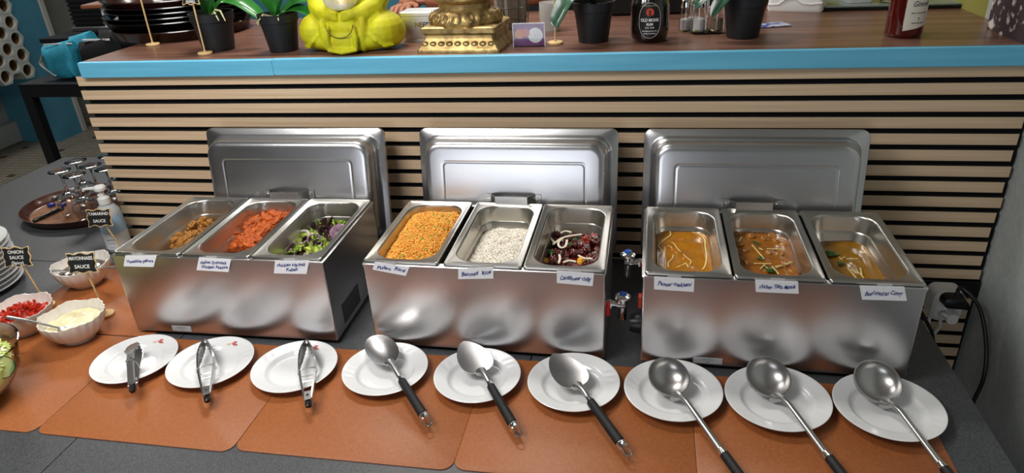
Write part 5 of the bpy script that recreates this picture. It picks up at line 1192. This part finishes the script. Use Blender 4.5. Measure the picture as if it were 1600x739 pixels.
V = [(0, .05, .95), (0, .03, 1.15), (0, .0, 1.38), (0, .0, 1.46), (0, -.02, 1.56), (0, -.03, 1.68), (.17, 0, 1.38), elR-Vector((0, 0, 0)), wrR, haR, (-.17, 0, 1.38), elL, wrL, haL, (.09, .05, .90), (.10, .02, .50), (.10, .05, .06), (-.09, .05, .90), (-.10, .02, .50), (-.10, .05, .06)]
Ed = [(0, 1), (1, 2), (2, 3), (3, 4), (4, 5), (2, 6), (6, 7), (7, 8), (8, 9), (2, 10), (10, 11), (11, 12), (12, 13), (0, 14), (14, 15), (15, 16), (0, 17), (17, 18), (18, 19)]
Rd = [.15, .14, .15, .06, .085, .075, .07, .045, .028, .030, .07, .045, .028, .030, .09, .06, .045, .09, .06, .045]
skinned('body', V, Ed, Rd, SKIN, pe)
SV = [V[0], V[1], V[2], V[6], (Vector(V[6])*.35+elR*.65), V[10], (Vector(V[10])*.35+elL*.65)]
skinned('shirt', SV, [(0, 1), (1, 2), (2, 3), (3, 4), (2, 5), (5, 6)], [.17, .165, .165, .085, .068, .085, .068], SHIRT, pe)
skinned('trousers', [V[0], V[14], V[15], (.10, .05, .10), V[17], V[18], (-.10, .05, .10)], [(0, 1), (1, 2), (2, 3), (0, 4), (4, 5), (5, 6)], [.165, .105, .075, .06, .105, .075, .06], SHIRT, pe)
MB().ell((0, .0, 1.66), (.088, .10, .10), 24, 16).build('hair', HAIR, pe)
fc = MB(); fc.ell((0, -.055, 1.625), (.066, .055, .088), 24, 16); fc.ell((0, -.112, 1.615), (.012, .014, .018)); fc.build('face', SKIN, pe)
for s_ in (-1, 1): MB().ell((s_*.027, -.103, 1.640), (.012, .007, .007)).build('eye', CERAM, pe); MB().ell((s_*.088, -.02, 1.63), (.010, .018, .028)).build('ear', SKIN, pe)
MB().ell((0, -.106, 1.583), (.022, .006, .006)).build('mouth', mat('lips', '8a4a40', .5), pe)
def hand(h, w, side):
    d = (h-w).normalized(); sd = d.cross(Vector((0, 0, 1))).normalized()
    vs_ = [h]; es = []; rs = [.016]
    for k, (o_, ln) in enumerate(((-.027, .062), (-.009, .072), (.009, .068), (.026, .052))):
        n0 = len(vs_); base = h+sd*o_+d*.035; vs_ += [base, base+d*ln*.45+Vector((0, 0, .002)), base+d*ln*.8-Vector((0, 0, .006)), base+d*ln-Vector((0, 0, .016))]; rs += [.0095, .0088, .008, .007]; es += [(0, n0), (n0, n0+1), (n0+1, n0+2), (n0+2, n0+3)]
    n0 = len(vs_); b0 = h+sd*side*.030-d*.01; vs_ += [b0, b0+d*.03+sd*side*.018, b0+d*.055+sd*side*.018]; rs += [.012, .010, .008]; es += [(0, n0), (n0, n0+1), (n0+1, n0+2)]
    skinned('hand', vs_, es, rs, SKIN, pe, 1)
hand(haR, wrR, 1); hand(haL, wrL, -1)
dL = (haL-wrL).normalized(); up_ = dL.cross(Vector((0, 0, 1))).normalized(); u3 = dL.cross(up_); c_ = wrL*.65+haL*.35
MB().tube([c_+(up_*math.cos(2*PI*k/24)+u3*math.sin(2*PI*k/24))*.034 for k in range(25)], .0028, 8, caps=False).build('bracelet', CHROME, pe)

# ================================================================= SOCKET, PLUGS AND CABLES AT THE RIGHT
sp = ty(1475, 462, -.0)
so = thing('wall_socket', 'white socket adapter with plugs at the right end of the slats', 'socket', (sp.x-.01, -.002, sp.z+.0))
MB().box((-.06, .008, .018), (.30, .012, .052), ch=.002).build('dark_backplate', BLKPL, so)
MB().loft([[(x, -.002, z) for x, z in rr(.075, .085, .020)], [(x, -.052, z) for x, z in rr(.073, .083, .020)], [(x, -.060, z) for x, z in rr(.060, .070, .018)]]).build('adapter', WHITEPL, so)
MB().loft([[(x, -.060, z+.030) for x, z in rr(.056, .034, .015)], [(x, -.086, z+.030) for x, z in rr(.050, .030, .014)], [(x+.01, -.094, z+.030) for x, z in rr(.034, .022, .01)]]).build('black_plug', BLKPL, so)
MB().loft([[(x+.006, -.060, z-.018) for x, z in rr(.036, .034, .015)], [(x+.006, -.080, z-.020) for x, z in rr(.026, .028, .012)]]).build('white_plug', WHITEPL, so)
P0 = so.location
def cable(pts, r, m, label, name='power_cable'):
    P = [Vector(p) for p in pts]; c = P[0].copy(); Q = []
    for a in range(len(P)-1):
        for s_ in range(8):
            u = s_/8; p0 = P[max(a-1, 0)]; p1 = P[a]; p2 = P[a+1]; p3 = P[min(a+2, len(P)-1)]
            Q.append(0.5*((2*p1)+(-p0+p2)*u+(2*p0-5*p1+4*p2-p3)*u*u+(-p0+3*p1-3*p2+p3)*u**3)-c)
    Q.append(P[-1]-c); o = MB().tube(Q, r, 10).build(name, m); o.location = c; return tag(o, label, 'cable')
cable([P0+Vector((.0, -.092, .026)), ty(1500, 450, -.06), ty(1530, 480, -.10), ty(1541, 540, -.14), ty(1537, 590, -.17), ty(1522, 625, -.20), ty(1508, 660, -.24)], .0048, BLKPL, 'thick black cable looping down from the socket along the right wall')
cable([P0+Vector((.006, -.078, -.024)), ty(1471, 490, -.07), ty(1468, 510, -.05), ty(1456, 525, -.04), ty(1440, 545, -.03)], .0045, WHITEPL, 'white cable curving down from the socket', 'white_cable')
cable([P0+Vector((-.02, -.03, -.035)), ty(1453, 495, -.03), ty(1449, 520, -.03), ty(1440, 545, -.03)], .0042, WHITEPL, 'shorter white cable behind the curved one', 'white_cable')
cable([(WR.location.x+BW/2, -.30, .17), ty(1449, 505, -.16), ty(1458, 530, -.13), ty(1460, 560, -.10)], .0045, BLKPL, 'black cable dropping between the right warmer and the slats')
